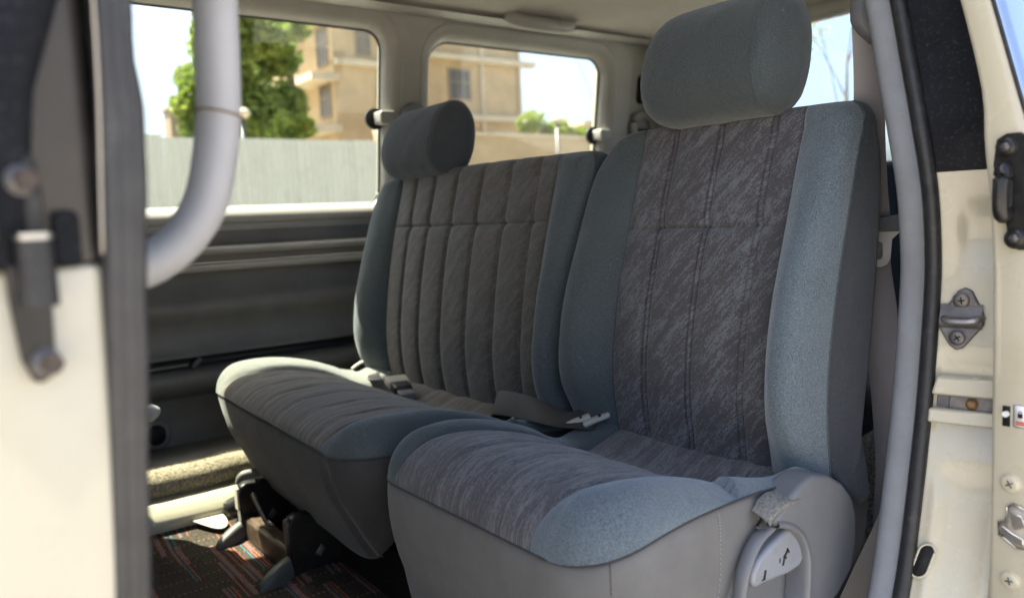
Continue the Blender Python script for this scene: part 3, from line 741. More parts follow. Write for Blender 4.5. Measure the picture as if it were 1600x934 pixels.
g = G(); g.prism(rrect(.060, .074, .784, .815, .004, 3), lambda x, z, k: (x, .4995 if k else .503, z)); g.build('hinge_stop', M['blackpaint'], pl, bevel=.0015)
hpts = smooth_path([(.205, .62, 1.16), (.203, .62, 1.06), (.1975, .62, .973), (.194, .62, .90), (.1885, .62, .860), (.178, .62, .822), (.160, .62, .796), (.138, .62, .780), (.112, .622, .771), (.09, .626, .766)], 8)
g = G(); g.tube(hpts, .0160, 20, rb=.0195, up=(0, 1, 0)); gh = g.build('grab_handle', M['plasticlight'], van)
kx = min(hpts, key=lambda p: abs(p.z-.888))
g = G(); g.tube([kx+Vector((.0166*math.cos(a), .0200*math.sin(a), -.0035*math.cos(a))) for a in [2*math.pi*k/32 for k in range(32)]], .0009, 6, True); g.build('twine_ring', M['twine'], gh)

# ================================================================== SEATS
def gauss(x, s): return math.exp(-(x/s)**2)
def backrest(root, P):
    """upholstered backrest: P holds the measured profile. Built as strips that meet at the sewn seams."""
    zt, Rc = P['zt'], P['cap']
    yA, yB = P['panel']                                   # near / far seam of the quilted centre
    oA, oB = P['outer']                                   # near / far outer faces
    hz = P['hseam']
    zs = samples(P['z0'], zt-Rc, .012, [hz], .002, .008)
    rows = [(z, None) for z in zs]+[(zt-Rc, a) for a in (8, 16, 24, 32, 40, 48, 56, 64, 72, 80, 86, 90)]
    def corner(z, rc):
        d = zt-z
        return 0 if d >= rc else rc-math.sqrt(max(0, rc*rc-(rc-d)**2))
    def tuck(z):                                          # the lower end pulls in where the cover is tied down
        t = max(0, min(1, (P['z0']+.10-z)/.10)); return t*t*(3-2*t)
    bol = P['bolster']
    quilts = P['quilts']
    def prof(kind, frac_list, closed=False):
        out = []
        for z, a in rows:
            zz = z if a is None else z+Rc*math.sin(R(a))
            p = sinterp(P['px'], z); xb = sinterp(P['xb'], z)
            cA = corner(zz, P['rc'][0]); cB = corner(zz, P['rc'][1])
            kA = 1-(cA+tuck(z)*P['tuck'][0])/abs(yA-oA); kB = 1-(cB+tuck(z)*P['tuck'][1])/abs(oB-yB)
            b = sinterp(bol, z)
            r = []
            for f in frac_list:
                if kind == 'panel':
                    y = f; q = (y-(yA+yB)/2)/((yB-yA)/2)
                    x = p-P['crown']*(1-q*q)
                    x += .004*(gauss(y-yA, .006)+gauss(y-yB, .006))
                    for k in quilts:
                        x += P['qd']*(gauss(y-k-.0048, .0026)+gauss(y-k+.0048, .0026))+P['qd']*.8*gauss(y-k, .018)-P['qd']*.35*gauss(y-k, .002)
                    if a is None: x += (.0062*gauss(z-hz, .0032)+.0035*gauss(z-hz, .014))*(1-abs(q)**10)
                    x -= P['puff']*math.cos(math.pi*(z-hz)/.25)**2*(1-q*q)*0
                    v = Vector((x, y, zz))
                elif kind in ('bolA', 'bolB'):
                    s = f                                        # 0 at the seam .. 1 at the crease
                    ys, yo, k = (yA, oA, kA) if kind == 'bolA' else (yB, oB, kB)
                    w_ = abs(yo-ys); sg = -1 if kind == 'bolA' else 1
                    ly = sinterp([(0, 0), (.16, .17), (.36, .42), (.56, .66), (.74, .86), (.88, .965), (1, 1)], s)
                    lx = sinterp([(0, .004), (.06, -.002-.15*b), (.18, -.55*b), (.36, -.93*b), (.5, -1.0*b), (.66, -.88*b), (.82, -.5*b+.004), (.93, -.1*b+.008), (1, .012)], s)
                    v = Vector((p+lx+.0035*noise.noise(Vector((ys*9+s*1.2, zz*7, 2.2)))*math.sin(math.pi*s)+.0012*noise.noise(Vector((ys*9+s*5, zz*26, 8)))*math.sin(math.pi*s), ys+sg*w_*max(.02, k)*ly, zz))
                elif kind in ('sideA', 'sideB'):
                    ys, yo, k = (yA, oA, kA) if kind == 'sideA' else (yB, oB, kB)
                    sg = -1 if kind == 'sideA' else 1; w_ = abs(yo-ys)*max(.02, k)
                    x0 = p+.012
                    lx = lerp(x0, xb, sinterp([(0, 0), (.5, .55), (.8, .90), (1, 1)], f)); bulge_ = .006*math.sin(math.pi*min(1, f*1.15))-.03*max(0, (f-.72)/.28)**2+.0035*0
                    v = Vector((lx, ys+sg*(w_+bulge_-.002*gauss(f, .05)), zz))
                else:
                    ya = yA-abs(yA-oA)*max(.02, kA)+.028; yb = yB+abs(oB-yB)*max(.02, kB)-.028
                    v = Vector((xb+.006*math.sin(math.pi*f), lerp(ya, yb, f), zz))
                if a is not None:
                    xm = (p+xb)/2; v.x = xm+(v.x-xm)*max(.0, math.cos(R(a)))**.75+.010*math.sin(R(a))*0
                    v.z += .006*math.sin(math.pi*max(0, min(1, (v.y-oA)/(oB-oA))))*math.sin(R(a))
                    if kind == 'panel':
                        for k in quilts: v.z -= P['qd']*.8*gauss(v.y-k, .010)*math.sin(R(a))
                r.append(v)
            out.append(r)
        return out
    ys = samples(yA, yB, .012, list(quilts)+[yA, yB], .0014, .009)
    fr = [i/26 for i in range(27)]; sr = [i/10 for i in range(11)]
    def put(name, kind, fl, m, uvf):
        r = prof(kind, fl); g = G(); g.grid(r, False, [[uvf(v) for v in row] for row in r]); return g.build(name, m, root)
    uvp = lambda v: (v.y, v.z)
    put('quilted_panel', 'panel', ys, P['mpanel'], uvp)
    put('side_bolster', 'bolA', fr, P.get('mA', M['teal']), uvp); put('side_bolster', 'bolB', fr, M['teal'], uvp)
    put('side_panel', 'sideA', sr, M['tealdark'], uvp); put('side_panel', 'sideB', sr, M['tealdark'], uvp)
    put('back_panel', 'back', sr, M['tealdark'], uvp)
    # sewn crease between bolster and side panel
    for kind in ('bolA', 'bolB'):
        pts = [r[-1] for r in prof(kind, [1.0])][:-2]
        g = G(); g.tube(pts[::2], .0017, 6); g.build('seam_piping', M['teal'], root)

def cushion(root, P):
    """seat cushion: crowned top over a rounded-rectangle plan, in three sewn strips, with a cloth skirt below"""
    x1 = P['x1']; y0, y1 = P['y']; ra, rb = P['rad']; sA, sB = P['seam']
    def xfront(y):
        xf = interp(P['xf'], y)
        if y < y0+ra: d = ra-(y-y0); xf += ra-math.sqrt(max(0, ra*ra-d*d))
        if y > y1-rb: d = rb-(y1-y); xf += rb-math.sqrt(max(0, rb*rb-d*d))
        return xf
    def rim(x, y):
        t = (y-y0)/(y1-y0); return lerp(sinterp(P['rimA'], x), sinterp(P['rimB'], x), t)
    def seamA(x): return sinterp(sA, x)
    def seamB(x): return sinterp(sB, x)
    def surf(x, y):
        d = min((x-xfront(y))*.85 if True else 0, y-y0, y1-y)
        # distance to the front corners measured round the arc
        for cyc, rr, c in ((y0+ra, ra, y < y0+ra), (y1-rb, rb, y > y1-rb)):
            if c:
                cx = interp(P['xf'], y)+rr
                if x < cx: d = max(0, rr-math.hypot(x-cx, y-cyc))
        q = min(1, max(0, d)/P['edge']); e = math.sqrt(max(0, 1-(1-q)**2))
        base = rim(x, y); z = base+(sinterp(P['top'], x)-base)*e if sinterp(P['top'], x) > base else base+(sinterp(P['top'], x)-base)*min(1, q)**1.3+.012*math.sin(math.pi*min(1, q))
        a, b = seamA(x), seamB(x)
        wA = max(.02, a-y0); wB = max(.02, y1-b)
        if y < a: z += P['bolA']*math.sin(math.pi*min(1, max(0, (a-y)/wA)))**1.0*e
        elif y > b: z += P['bolB']*math.sin(math.pi*min(1, max(0, (y-b)/wB)))*e
        z -= .0045*(gauss(y-a, .006)+gauss(y-b, .006))*e
        if a < y < b:
            fade = max(0, min(1, (x-.52)/.05))
            for k in P['quilts']:
                kk = k+.012*math.sin((x-.5)*5.5)
                z -= P['qd']*(gauss(y-kk-.004, .0022)+gauss(y-kk+.004, .0022)+.9*gauss(y-kk, .016))
            wv = noise.noise(Vector((x*5, y*46, 3.1))); wv2 = noise.noise(Vector((x*9+2, y*95, 7.7)))
            z += (.0016*wv+.0008*wv2)*e
        else: z += .0012*noise.noise(Vector((x*16, y*16, 1)))*e
        return z
    xs = [0, .004, .012, .024, .04, .06, .085, .115, .15]+[.15+.85*i/44 for i in range(1, 45)]
    def strip(name, m, ylist):
        g = G(); rows = []; uv = []
        for f in ylist:
            r = []; u = []
            for s in xs:
                # f: 0..1 within strip; strip limits follow the seams
                y = None
                lo, hi = name_lim(name)
                xg = None
                yt = lerp(lo(.6), hi(.6), f)
                for _ in range(3):
                    xf = xfront(min(y1-1e-5, max(y0+1e-5, yt))); x = xf+(x1-xf)*s; yt = lerp(lo(x), hi(x), f)
                r.append(Vector((x, yt, surf(x, yt)))); u.append((yt, x))
            rows.append(r); uv.append(u)
        g.grid(rows, False, uv); return g.build(strip_name[name], m, root)
    strip_name = {'A': 'side_bolster', 'C': 'seat_panel', 'B': 'side_bolster'}
    def name_lim(n):
        return {'A': (lambda x: y0, seamA), 'C': (seamA, seamB), 'B': (seamB, lambda x: y1)}[n]
    w_ = seamB(.7)-seamA(.7)
    fc = [ (v-seamA(.7))/w_ for v in samples(seamA(.7), seamB(.7), .008, list(P['quilts'])+[seamA(.7), seamB(.7)], .0016, .009)]
    fb = [0, .01, .025, .05, .08, .12, .17, .23, .3, .38, .46, .54, .62, .7, .77, .83, .88, .92, .95, .975, .99, 1]
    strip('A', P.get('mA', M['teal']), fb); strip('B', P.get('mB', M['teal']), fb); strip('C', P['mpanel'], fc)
    # skirt
    O = []
    def add(x, y): O.append((x, y))
    n = 40
    for i in range(n): add(lerp(x1, interp(P['xf'], y0)+ra, i/n), y0)
    for i in range(13):
        a = R(270-90*i/12); add(interp(P['xf'], y0)+ra+ra*math.cos(a), y0+ra+ra*math.sin(a))
    for i in range(1, n):
        y = lerp(y0+ra, y1-rb, i/n); add(interp(P['xf'], y), y)
    for i in range(13):
        a = R(180-90*i/12); add(interp(P['xf'], y1)+rb+rb*math.cos(a), y1-rb+rb*math.sin(a))
    for i in range(1, n+1): add(lerp(interp(P['xf'], y1)+rb, x1, i/n), y1)
    N = []
    for i, (x, y) in enumerate(O):
        a = O[max(0, i-1)]; b = O[min(len(O)-1, i+1)]; t = Vector((b[0]-a[0], b[1]-a[1])).normalized(); N.append(Vector((-t.y, t.x))*-1)
    cx, cyy = (x1+interp(P['xf'], (y0+y1)/2))/2, (y0+y1)/2
    for i in range(len(N)):
        if N[i].dot(Vector((cx-O[i][0], cyy-O[i][1]))) > 0: N[i] = -N[i]
    g = G(); rows = []
    levels = [0, .006, .016, .035, .07, .12, .18, .25, .33, .42, .52, .62, .72, .82, .9, .96, 1.0]
    for s in levels:
        r = []
        for (x, y), nn in zip(O, N):
            zt_ = rim(x, y)-.001; fold = .0028*math.sin((x*1.0+.12*s)*210)*gauss(x-.86, .05)*gauss(s-.15, .28)*(1 if y < y0+.02 else 0)+.002*math.sin(y*95+x*60)*gauss(s-.06, .12)*noise.noise(Vector((x*14, y*14, 2)))
            z = lerp(zt_, P['zb']+P.get('hem', 0)*max(0, 1-(y-y0)/.22)**2*max(0, min(1, 1.35-(x-.52)/.28)), s)
            off = -.0035*gauss(s, .02)+.006*math.sin(math.pi*min(1, s*1.6))*(1 if s < .62 else 0)+.0022*noise.noise(Vector((x*9, y*9, z*5)))*min(1, s*4)+fold
            ins = s**1.6; r.append(Vector((x+nn.x*(off-P['inset'][0]*ins-P.get('far', 0)*max(0, nn.y)*(zt_-z+.03*min(1, s*9))), y+nn.y*(off-P['inset'][1]*ins-P.get('far', 0)*max(0, nn.y)*(zt_-z+.03*min(1, s*9))), z)))
        rows.append(r)
    last = rows[-1]
    rows.append([Vector((lerp(p.x, cx, .12), lerp(p.y, cyy, .12), p.z-.004)) for p in last]); rows.append([Vector((lerp(p.x, cx, .9), lerp(p.y, cyy, .9), p.z-.002)) for p in last])
    g.grid(rows); sk = g.build('seat_skirt', P['mskirt'], root)
    g = G(); g.tube([Vector((x+nn.x*-.0005, y+nn.y*-.0005, rim(x, y)-.0005)) for (x, y), nn in zip(O, N)], .0019, 6); g.build('seam_piping', M['skirtdark'], root)
    return O, N, rim, rows, sk

def headrest(root, c, half, length, tilt, m, mend, cap_a=.05, cap_b=.055, n=2.5, endp=3.0):
    """padded headrest lying along y: flattened oval section, domed ends with a sewn end piece"""
    E_ = thing  # (kept simple: the headrest is one part of the seat with its own pieces)
    hx, hz = half; L = length/2
    def sec(y):
        e = 1.0
        if y < -L+cap_a: t = ((-L+cap_a)-y)/cap_a; e = max(0, 1-t**endp)**(1/endp)
        if y > L-cap_b: t = (y-(L-cap_b))/cap_b; e = max(0, 1-t**endp)**(1/endp)
        r = []
        for k in range(48):
            a = 2*math.pi*k/48; ca, sa = math.cos(a), math.sin(a)
            x = hx*e*math.copysign(abs(ca)**(2/n), ca); z = hz*(.35+.65*e if e < 1 else 1)*e**.2*math.copysign(abs(sa)**(2/n), sa) if e > 0 else 0
            x *= (1-.10*sa)                                   # a little fuller towards the bottom front
            v = Vector((x*math.cos(tilt)+z*math.sin(tilt), y, -x*math.sin(tilt)+z*math.cos(tilt)))
            v += Vector((1, 0, 0))*.0015*noise.noise(Vector((a*2, y*18, 5)))
            r.append(c+v)
        return r
    seam_y = -L+.034
    body = [seam_y+(L*2-.034)*i/46 for i in range(47)]
    body = [seam_y+.0, seam_y+.002]+[y for y in body if y > seam_y+.004 and y < L-cap_b]+[L-cap_b+cap_b*math.sin(R(a)) for a in (0, 12, 24, 36, 46, 56, 66, 74, 81, 86, 89.5)]
    g = G(); g.grid([sec(y) for y in body], True, None, False, True); hd = g.build('headrest', m, root)
    ends = [seam_y, seam_y-.002]+[-L+cap_a-cap_a*math.sin(R(a)) for a in (22, 32, 42, 52, 62, 70, 77, 83, 87, 89.5)]
    ends = [y for y in ends if y <= seam_y]
    g = G(); g.grid([sec(y) for y in ends], True, None, False, True); g.build('end_piece', mend, hd)
    s = sec(seam_y); g = G(); g.tube([p+(p-c-Vector((0, seam_y, 0))).normalized()*.0002 for p in s], .0013, 6, True); g.build('seam_piping', M['teal'], hd)
    return hd

# ------------------------------------------------------------------ single seat beside the door
ss = thing('single_seat', (.8, .86, .0), 'single van seat nearest the door, blue grey velour bolsters round a brushed pattern centre', 'seat')
NEAR = dict(mA=M['tealdoorlit'], z0=.345, zt=.944, cap=.030, panel=(.687, 1.012), outer=(.598, 1.124), hseam=.770, rc=(.030, .095), tuck=(.004, .05),
            px=[(.33, 1.02), (.38, .993), (.42, .983), (.52, .975), (.64, .991), (.77, 1.026), (.86, 1.053), (.92, 1.075)],
            xb=[(.33, 1.07), (.46, 1.09), (.6, 1.118), (.69, 1.130), (.80, 1.140), (.86, 1.137), (.92, 1.112)],
            bolster=[(.33, .015), (.42, .025), (.50, .052), (.60, .058), (.70, .050), (.80, .034), (.9, .02), (.95, .015)],
            quilts=(.737, .834, .932), qd=.0052, crown=.010, puff=.0, mpanel=M['panelback'])
backrest(ss, NEAR)
CN = dict(mA=M['tealdoorlit'], x1=1.09, y=(.598, 1.112), rad=(.085, .06), xf=[(.5, .549), (.7, .546), (1.2, .543)], edge=.06, bolA=.012, bolB=.012,
          seam=([(.5, .715), (.56, .715), (.65, .694), (.75, .683), (.85, .668), (.97, .648), (1.1, .64)], [(.5, 1.050), (.6, 1.040), (.75, 1.022), (.9, 1.01), (1.1, 1.0)]),
          rimA=[(.53, .398), (.57, .410), (.63, .427), (.74, .436), (.9, .430), (1.1, .40)], rimB=[(.53, .400), (.6, .414), (.7, .412), (.8, .392), (.9, .372), (1.1, .35)],
          top=[(.53, .446), (.57, .458), (.62, .468), (.68, .466), (.75, .450), (.81, .428), (.86, .400), (.90, .388), (.94, .398), (.985, .412), (1.03, .410), (1.1, .375)],
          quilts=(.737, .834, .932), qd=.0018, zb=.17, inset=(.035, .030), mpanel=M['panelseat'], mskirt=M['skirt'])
O, N, rimf, skrows, sk = cushion(ss, CN)
hd = headrest(ss, Vector((1.078, .840, 1.035)), (.066, .098), .288, R(14), M['teal'], M['teal'], cap_a=.05, cap_b=.075, n=2.3, endp=2.6)
for yy in (.775, .925):
    g = G(); g.cyl((1.085, yy, .93), (.05, 0, 1), .0055, .03, 12); g.cyl((1.084, yy, .938), (.05, 0, 1), .011, .007, 16); g.build('headrest_post', M['beige'], hd, auto=40)
# stitched darts on the skirt
def dart(idx, m):
    g = G(); pts = [r[idx]+Vector((N[idx].x, N[idx].y, 0))*.0006 for r in skrows[1:16]]
    P_ = smooth_path(pts, 6)
    for a, b in zip(P_[::2], P_[1::2]):
        d = (b-a); c = (a+b)/2
        if d.length < .0004: continue
        L_ = min(.0028, d.length*.5); nn = Vector((N[idx].x, N[idx].y, 0)); g.obox(c, d.normalized()*L_, nn.cross(d).normalized()*.0005, nn*.0006)
    g.build('stitching', m, sk)
ia = min(range(40), key=lambda i: abs(O[i][0]-.742)); dart(ia, M['thread'])
dart(45, M['skirtdark'])
# hem flap of the backrest cover hanging over the hinge cover
g = G(); rows = []
FL = [(1.000, .475), (1.008, .475), (1.02, .475), (1.04, .475), (1.062, .475), (1.082, .475)]
LOW = [(.996, .424), (1.006, .410), (1.022, .396), (1.038, .378), (1.053, .366), (1.084, .372)]
for s in [i/8 for i in range(9)]:
    rows.append([Vector((lerp(a, c, s), .604-.0065*min(1, s*2.2)-(.0005+.0030*i+.0016*math.sin(i*1.9))*s*s*(1.0 if i < 5 else .6), lerp(b, d, s))) for i, ((a, b), (c, d)) in enumerate(zip(FL, LOW))])
rows2 = [[v+Vector((0, .0035, 0)) for v in r] for r in rows]
g.grid(rows+[[v+Vector((0, .002, -.002)) for v in rows[-1]]]+rows2[::-1]); g.build('cover_flap', M['tealdark'], ss)
# recliner cover with arched cut-out, lever inside, torn felt
g = G()
CO = [(.880, .440), (.905, .447), (.945, .437), (.978, .418), (1.002, .394), (1.014, .364), (1.013, .325), (1.000, .288), (.965, .262), (.93, .25), (.895, .20), (.880, .14), (.868, .14),
      (.880, .24), (.889, .30), (.890, .335), (.882, .360), (.866, .379), (.845, .392), (.824, .398), (.822, .410), (.850, .426)]
g.prism(CO, lambda x, z, k: (x, .569 if k else .612, z)); rc_ = g.build('recliner_cover', M['plastic'], ss, bevel=.009, seg=4)
ip = smooth_path([(.868, 0, .14), (.879, 0, .24), (.8885, 0, .30), (.8895, 0, .336), (.8815, 0, .361), (.866, 0, .379), (.845, 0, .392), (.824, 0, .399)], 6)
g = G(); rows = []
for i, p in enumerate(ip):
    a = ip[max(0, i-1)]; b = ip[min(len(ip)-1, i+1)]; tg_ = (b-a).normalized(); nn = Vector((tg_.z, 0, -tg_.x)); nn = nn if nn.x+nn.z*.6 > 0 else -nn
    k = 1-.45*i/len(ip)
    rows.append([p+nn*q*k+Vector((0, .569-h, 0)) for q, h in ((-.002, -.03), (-.0025, -.004), (-.001, .0015), (.002, .004), (.006, .0042), (.010, .0028), (.014, .0002), (.0165, -.002))])
g.grid(rows); g.build('arch_lip', M['plastic'], rc_)
g = G(); g.prism([(.765, .15), (.768, .325), (.778, .358), (.798, .382), (.83, .396), (.86, .40), (.90, .36), (.90, .15)], lambda x, z, k: (x, .600 if k else .612, z)); g.build('cover_back', M['plastic'], rc_, bevel=.003)
g = G(); g.tube(smooth_path([(.762, .588, .15), (.765, .586, .28), (.770, .584, .332), (.780, .583, .360), (.800, .583, .383), (.832, .583, .396), (.852, .585, .404)], 6), .006, 10, rb=.010, up=(0, 1, 0)); g.build('cover_rim', M['plastic'], rc_)
g = G(); g.prism([(.781, .336), (.783, .350), (.794, .362), (.815, .372), (.842, .382), (.866, .388), (.884, .370), (.894, .34), (.884, .328), (.86, .3255), (.83, .3275), (.805, .3295), (.788, .328)], lambda x, z, k: (x, .574 if k else .600, z))
lv = g.build('recliner_lever', M['lever'], ss, bevel=.008, seg=4)
g = G()
for (x, z, a, l) in ((.852, .356, .8, .006), (.849, .351, -.5, .004), (.856, .358, 2.2, .004), (.846, .346, 1.2, .005), (.838, .350, 1.5, .003), (.806, .341, 1.3, .006), (.803, .336, .1, .003)):
    g = G(); g.obox((x, .5738, z), Vector((math.cos(a), 0, math.sin(a)))*l, Vector((-math.sin(a), 0, math.cos(a)))*l*.32, (0, .0004, 0)); g.build('paint_chip', M['chip'], lv, smooth=False)
g = G(); rows = []
FT = [(.806, .418), (.818, .430), (.836, .434), (.856, .432), (.876, .4255)]
FB = [(.806, .398), (.819, .407), (.836, .410), (.856, .4145), (.874, .417)]
for s in [i/8 for i in range(9)]:
    rows.append([Vector((lerp(a, c, s), .590-.024*math.sin(s*math.pi*.85+.15)-.002*noise.noise(Vector((i*.7, s*2, 0))), lerp(b, d, s)+.001*noise.noise(Vector((i*2, s*3, 4))))) for i, ((a, b), (c, d)) in enumerate(zip(FT, FB))])
g.grid(rows+[[v+Vector((.001, .006, .001)) for v in r] for r in rows[::-1]]); g.build('torn_felt', M['felt'], rc_)
# plinth that carries the cushion
g = G(); g.box((.68, .66, .077), (1.02, .70, .175)); g.box((.68, 1.01, .077), (1.02, 1.05, .175)); g.box((.70, .70, .09), (.73, 1.01, .13)); g.build('seat_frame', M['blackmetal'], ss, bevel=.004)

# ------------------------------------------------------------------ bench for two against the far wall
bs = thing('double_seat', (.8, 1.56, .0), 'two person bench seat by the far wall, ribbed grey centre browned to carry window light, single headrest', 'seat')
BEN = dict(z0=.345, zt=.922, cap=.030, panel=(1.212, 1.850), outer=(1.118, 1.978), hseam=.788, rc=(.035, .09), tuck=(.03, .05),
           px=[(.33, 1.0), (.40, .972), (.5, .962), (.6, .972), (.7, .989), (.79, 1.010), (.9, 1.040)],
           xb=[(.33, 1.07), (.46, 1.09), (.6, 1.115), (.69, 1.127), (.80, 1.135), (.9, 1.11)],
           bolster=[(.33, .015), (.42, .03), (.50, .045), (.60, .045), (.70, .036), (.80, .026), (.9, .016), (.95, .012)],
           quilts=(1.273, 1.365, 1.466, 1.570, 1.672, 1.768), qd=.0044, crown=.012, puff=0, mpanel=M['benchback'])
backrest(bs, BEN)
CB = dict(mB=M['tealsunlit'], x1=1.08, y=(1.128, 1.978), rad=(.10, .07), xf=[(1.1, .512), (2.0, .540)], edge=.055, bolA=.016, bolB=.024,
          seam=([(.48, 1.262), (.54, 1.258), (.7, 1.225), (.9, 1.20), (1.1, 1.195)], [(.48, 1.895), (.6, 1.87), (.75, 1.852), (.95, 1.835), (1.1, 1.83)]),
          rimA=[(.48, .412), (.55, .420), (.65, .42), (.8, .41), (1.08, .37)], rimB=[(.5, .410), (.58, .418), (.7, .418), (.85, .395), (1.08, .35)],
          top=[(.50, .438), (.55, .450), (.60, .457), (.68, .456), (.76, .440), (.83, .414), (.875, .390), (.91, .383), (.95, .396), (1.0, .402), (1.08, .37)],
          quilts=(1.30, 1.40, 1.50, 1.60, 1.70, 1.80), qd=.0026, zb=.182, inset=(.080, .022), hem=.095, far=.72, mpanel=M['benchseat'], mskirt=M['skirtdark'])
cushion(bs, CB)
hd = headrest(bs, Vector((1.062, 1.757, .999)), (.062, .092), .305, R(16), M['tealdark'], M['tealdark'], cap_a=.028, cap_b=.08, n=2.2)
for yy in (1.69, 1.85):
    g = G(); g.cyl((1.07, yy, .905), (.05, 0, 1), .0055, .03, 12); g.cyl((1.069, yy, .915), (.05, 0, 1), .011, .007, 16); g.build('headrest_post', M['beige'], hd, auto=40)
# black underframe, brown cross member, lever, grey rail end covers
for yy, xo in ((1.530, 0), (1.812, -.01)):
    g = G(); g.prism([(.552+xo, .080), (.549+xo, .185), (.554+xo, .205), (.568+xo, .212), (.60, .208), (.86, .165), (.90, .11), (.90, .08)], lambda x, z, k: (x, yy+(.0 if k else .028), z))
    br = g.build('rail_bracket', M['blackmetal'], bs, bevel=.004)
    g = G(); g.prism(rrect(yy+.003, yy+.025, .150, .203, .006, 3), lambda y, z, k: (.548+xo-(.002 if k else -.004), y, z)); g.build('bracket_face', M['greymetal'] if yy < 1.6 else M['beige'], br, bevel=.001)
    g = G(); g.prism([(.602, .120), (.616, .138), (.625, .125), (.613, .111)], lambda x, z, k: (x, yy-.001+(0 if k else .004), z)); g.build('square_hole', M['darktrim'], br)
g = G(); g.prism([(.549, .080), (.547, .127), (.554, .136), (.584, .134), (.584, .08)], lambda x, z, k: (x, 1.557 if k else 1.812, z)); g.build('cross_member', M['brownmetal'], bs, bevel=.003)
g = G(); g.tube(smooth_path([(.548, 1.735, .209), (.546, 1.72, .201), (.546, 1.688, .183), (.548, 1.656, .164), (.557, 1.643, .159)], 5), .0050, 8); g.build('slide_lever', M['greymetal'], bs)
g = G(); g.box((.66, 1.2, .08), (.70, 1.90, .19)); g.box((.92, 1.2, .08), (.96, 1.9, .2)); g.build('under_frame', M['blackmetal'], bs, bevel=.004)
g = G(); g.tube(smooth_path([(.562, 1.875, .195), (.567, 1.868, .212), (.585, 1.86, .217), (.66, 1.85, .212)], 5), .011, 10); g.build('hinge_pin', M['darktrim'], bs)
g = G(); g.tube(smooth_path([(.548, 1.925, .118), (.602, 1.885, .148), (.66, 1.85, .165)], 5), .026, 12); g.build('frame_tube', M['blackmetal'], bs)
for yy in (1.545, 1.826):
    g = G(); rows = []
    for i in range(17):
        t = i/16; x = lerp(.478, .60, t); h = .002+.048*math.sin(t*math.pi*.55)**.62; w_ = .009+.009*math.sin(min(1, t*3)*math.pi/2); yc = yy+.03*(t-.5)
        rows.append([Vector((x, yc+w_*a, .077+h*b)) for a, b in ((-1, -.1), (-1, .55), (-.85, .82), (-.5, .97), (0, 1), (.5, .97), (.85, .82), (1, .55), (1, -.1))])
    g.grid(rows, False, None, True, True); g.build('rail_cover', M['railcover'], bs)

# ------------------------------------------------------------------ third row seat, seen as dark slivers behind the belt
ts = thing('rear_bench', (1.9, 1.4, .0), 'dark navy rear bench glimpsed behind the hanging shoulder belt', 'seat')
g = G(); g.prism([(2.02, .35), (2.06, .33), (2.2, .36), (2.30, .88), (2.26, .915), (2.20, .90), (2.10, .60)], lambda x, z, k: (x, .72 if k else 2.1, z)); g.build('backrest', M['navy'], ts, bevel=.03, seg=4)
g = G(); g.box((1.64, .72, .22), (2.12, 2.1, .385)); g.build('seat_cushion', M['tealdark'], ts, bevel=.045, seg=5)
g = G(); g.box((1.72, .8, .07), (2.05, 2.0, .23)); g.build('seat_base', M['blackmetal'], ts, bevel=.01)
# carpeted wheel arch beside it
g = G(); rows = []
for i in range(29):
    a = math.pi*i/28; x = 1.52-.34*math.cos(a); h = .36*math.sin(a)**.75
    rows.append([Vector((x, .50, max(.002, h))), Vector((x, .76, max(.002, h))), Vector((x, .80, max(.002, h-.012))), Vector((x, .815, max(.001, h-.05))), Vector((x, .82, 0))])
g.grid(rows); g.build('wheel_arch', M['greycarpet'], van)
# ------------------------------------------------------------------ driver's seat, hidden by the pillar but throwing its shade
fs = thing('front_seat', (.15, 1.85, .0), 'front seat at the left edge behind the grey pillar, only its pale knob showing', 'seat')
g = G(); g.prism([(.17, .36), (.19, .34), (.30, .36), (.372, .60), (.368, .86), (.33, .93), (.27, .92), (.235, .8), (.22, .6)], lambda x, z, k: (x-.07, 1.60 if k else 2.13, z)); g.build('backrest', M['tealdark'], fs, bevel=.04, seg=4)
g = G(); g.box((-.30, 1.60, .22), (.25, 2.08, .43)); g.build('seat_cushion', M['tealdark'], fs, bevel=.05, seg=4)
g = G(); g.box((-.22, 1.66, .07), (.2, 2.02, .225)); g.build('seat_base', M['blackmetal'], fs, bevel=.01)
g = G(); g.prism(rrect(.24, .345, 1.73, 1.97, .05, 6), lambda x, y, k: (x-.02, y, 1.13 if k else .97)); g.build('headrest', M['tealdark'], fs, bevel=.03, seg=4)
g = G(); g.tube(smooth_path([(.32, 1.95, .375), (.37, 1.95, .385), (.402, 1.95, .385), (.414, 1.95, .38)], 5), [.020]*10+[.018, .016, .014, .012, .008, .003], 14); g.build('armrest_knob', M['plasticlight'], fs)

# ------------------------------------------------------------------ carpet
g = G(); xs_ = [-.9+3.3*i/60 for i in range(61)]; ys_ = [.60+1.40*i/40 for i in range(41)]
rows = [[Vector((x, y+(.005*math.sin(x*15) if y > 1.95 else 0), (.076+.022*max(0, min(1, (y-1.86)/.1)))+.002*noise.noise(Vector((x*7, y*7, 0)))+.018*gauss(x-.61, .05)*(gauss(y-1.54, .06)+gauss(y-1.83, .06)))) for y in ys_] for x in xs_]
g.grid(rows); g.grid([[Vector((v.x, v.y, .0705)) for v in r] for r in rows])
cp = g.build('carpet', M['carpet']); tag(cp, 'dark brown floor carpet with orange and blue dashed stripes', 'carpet')
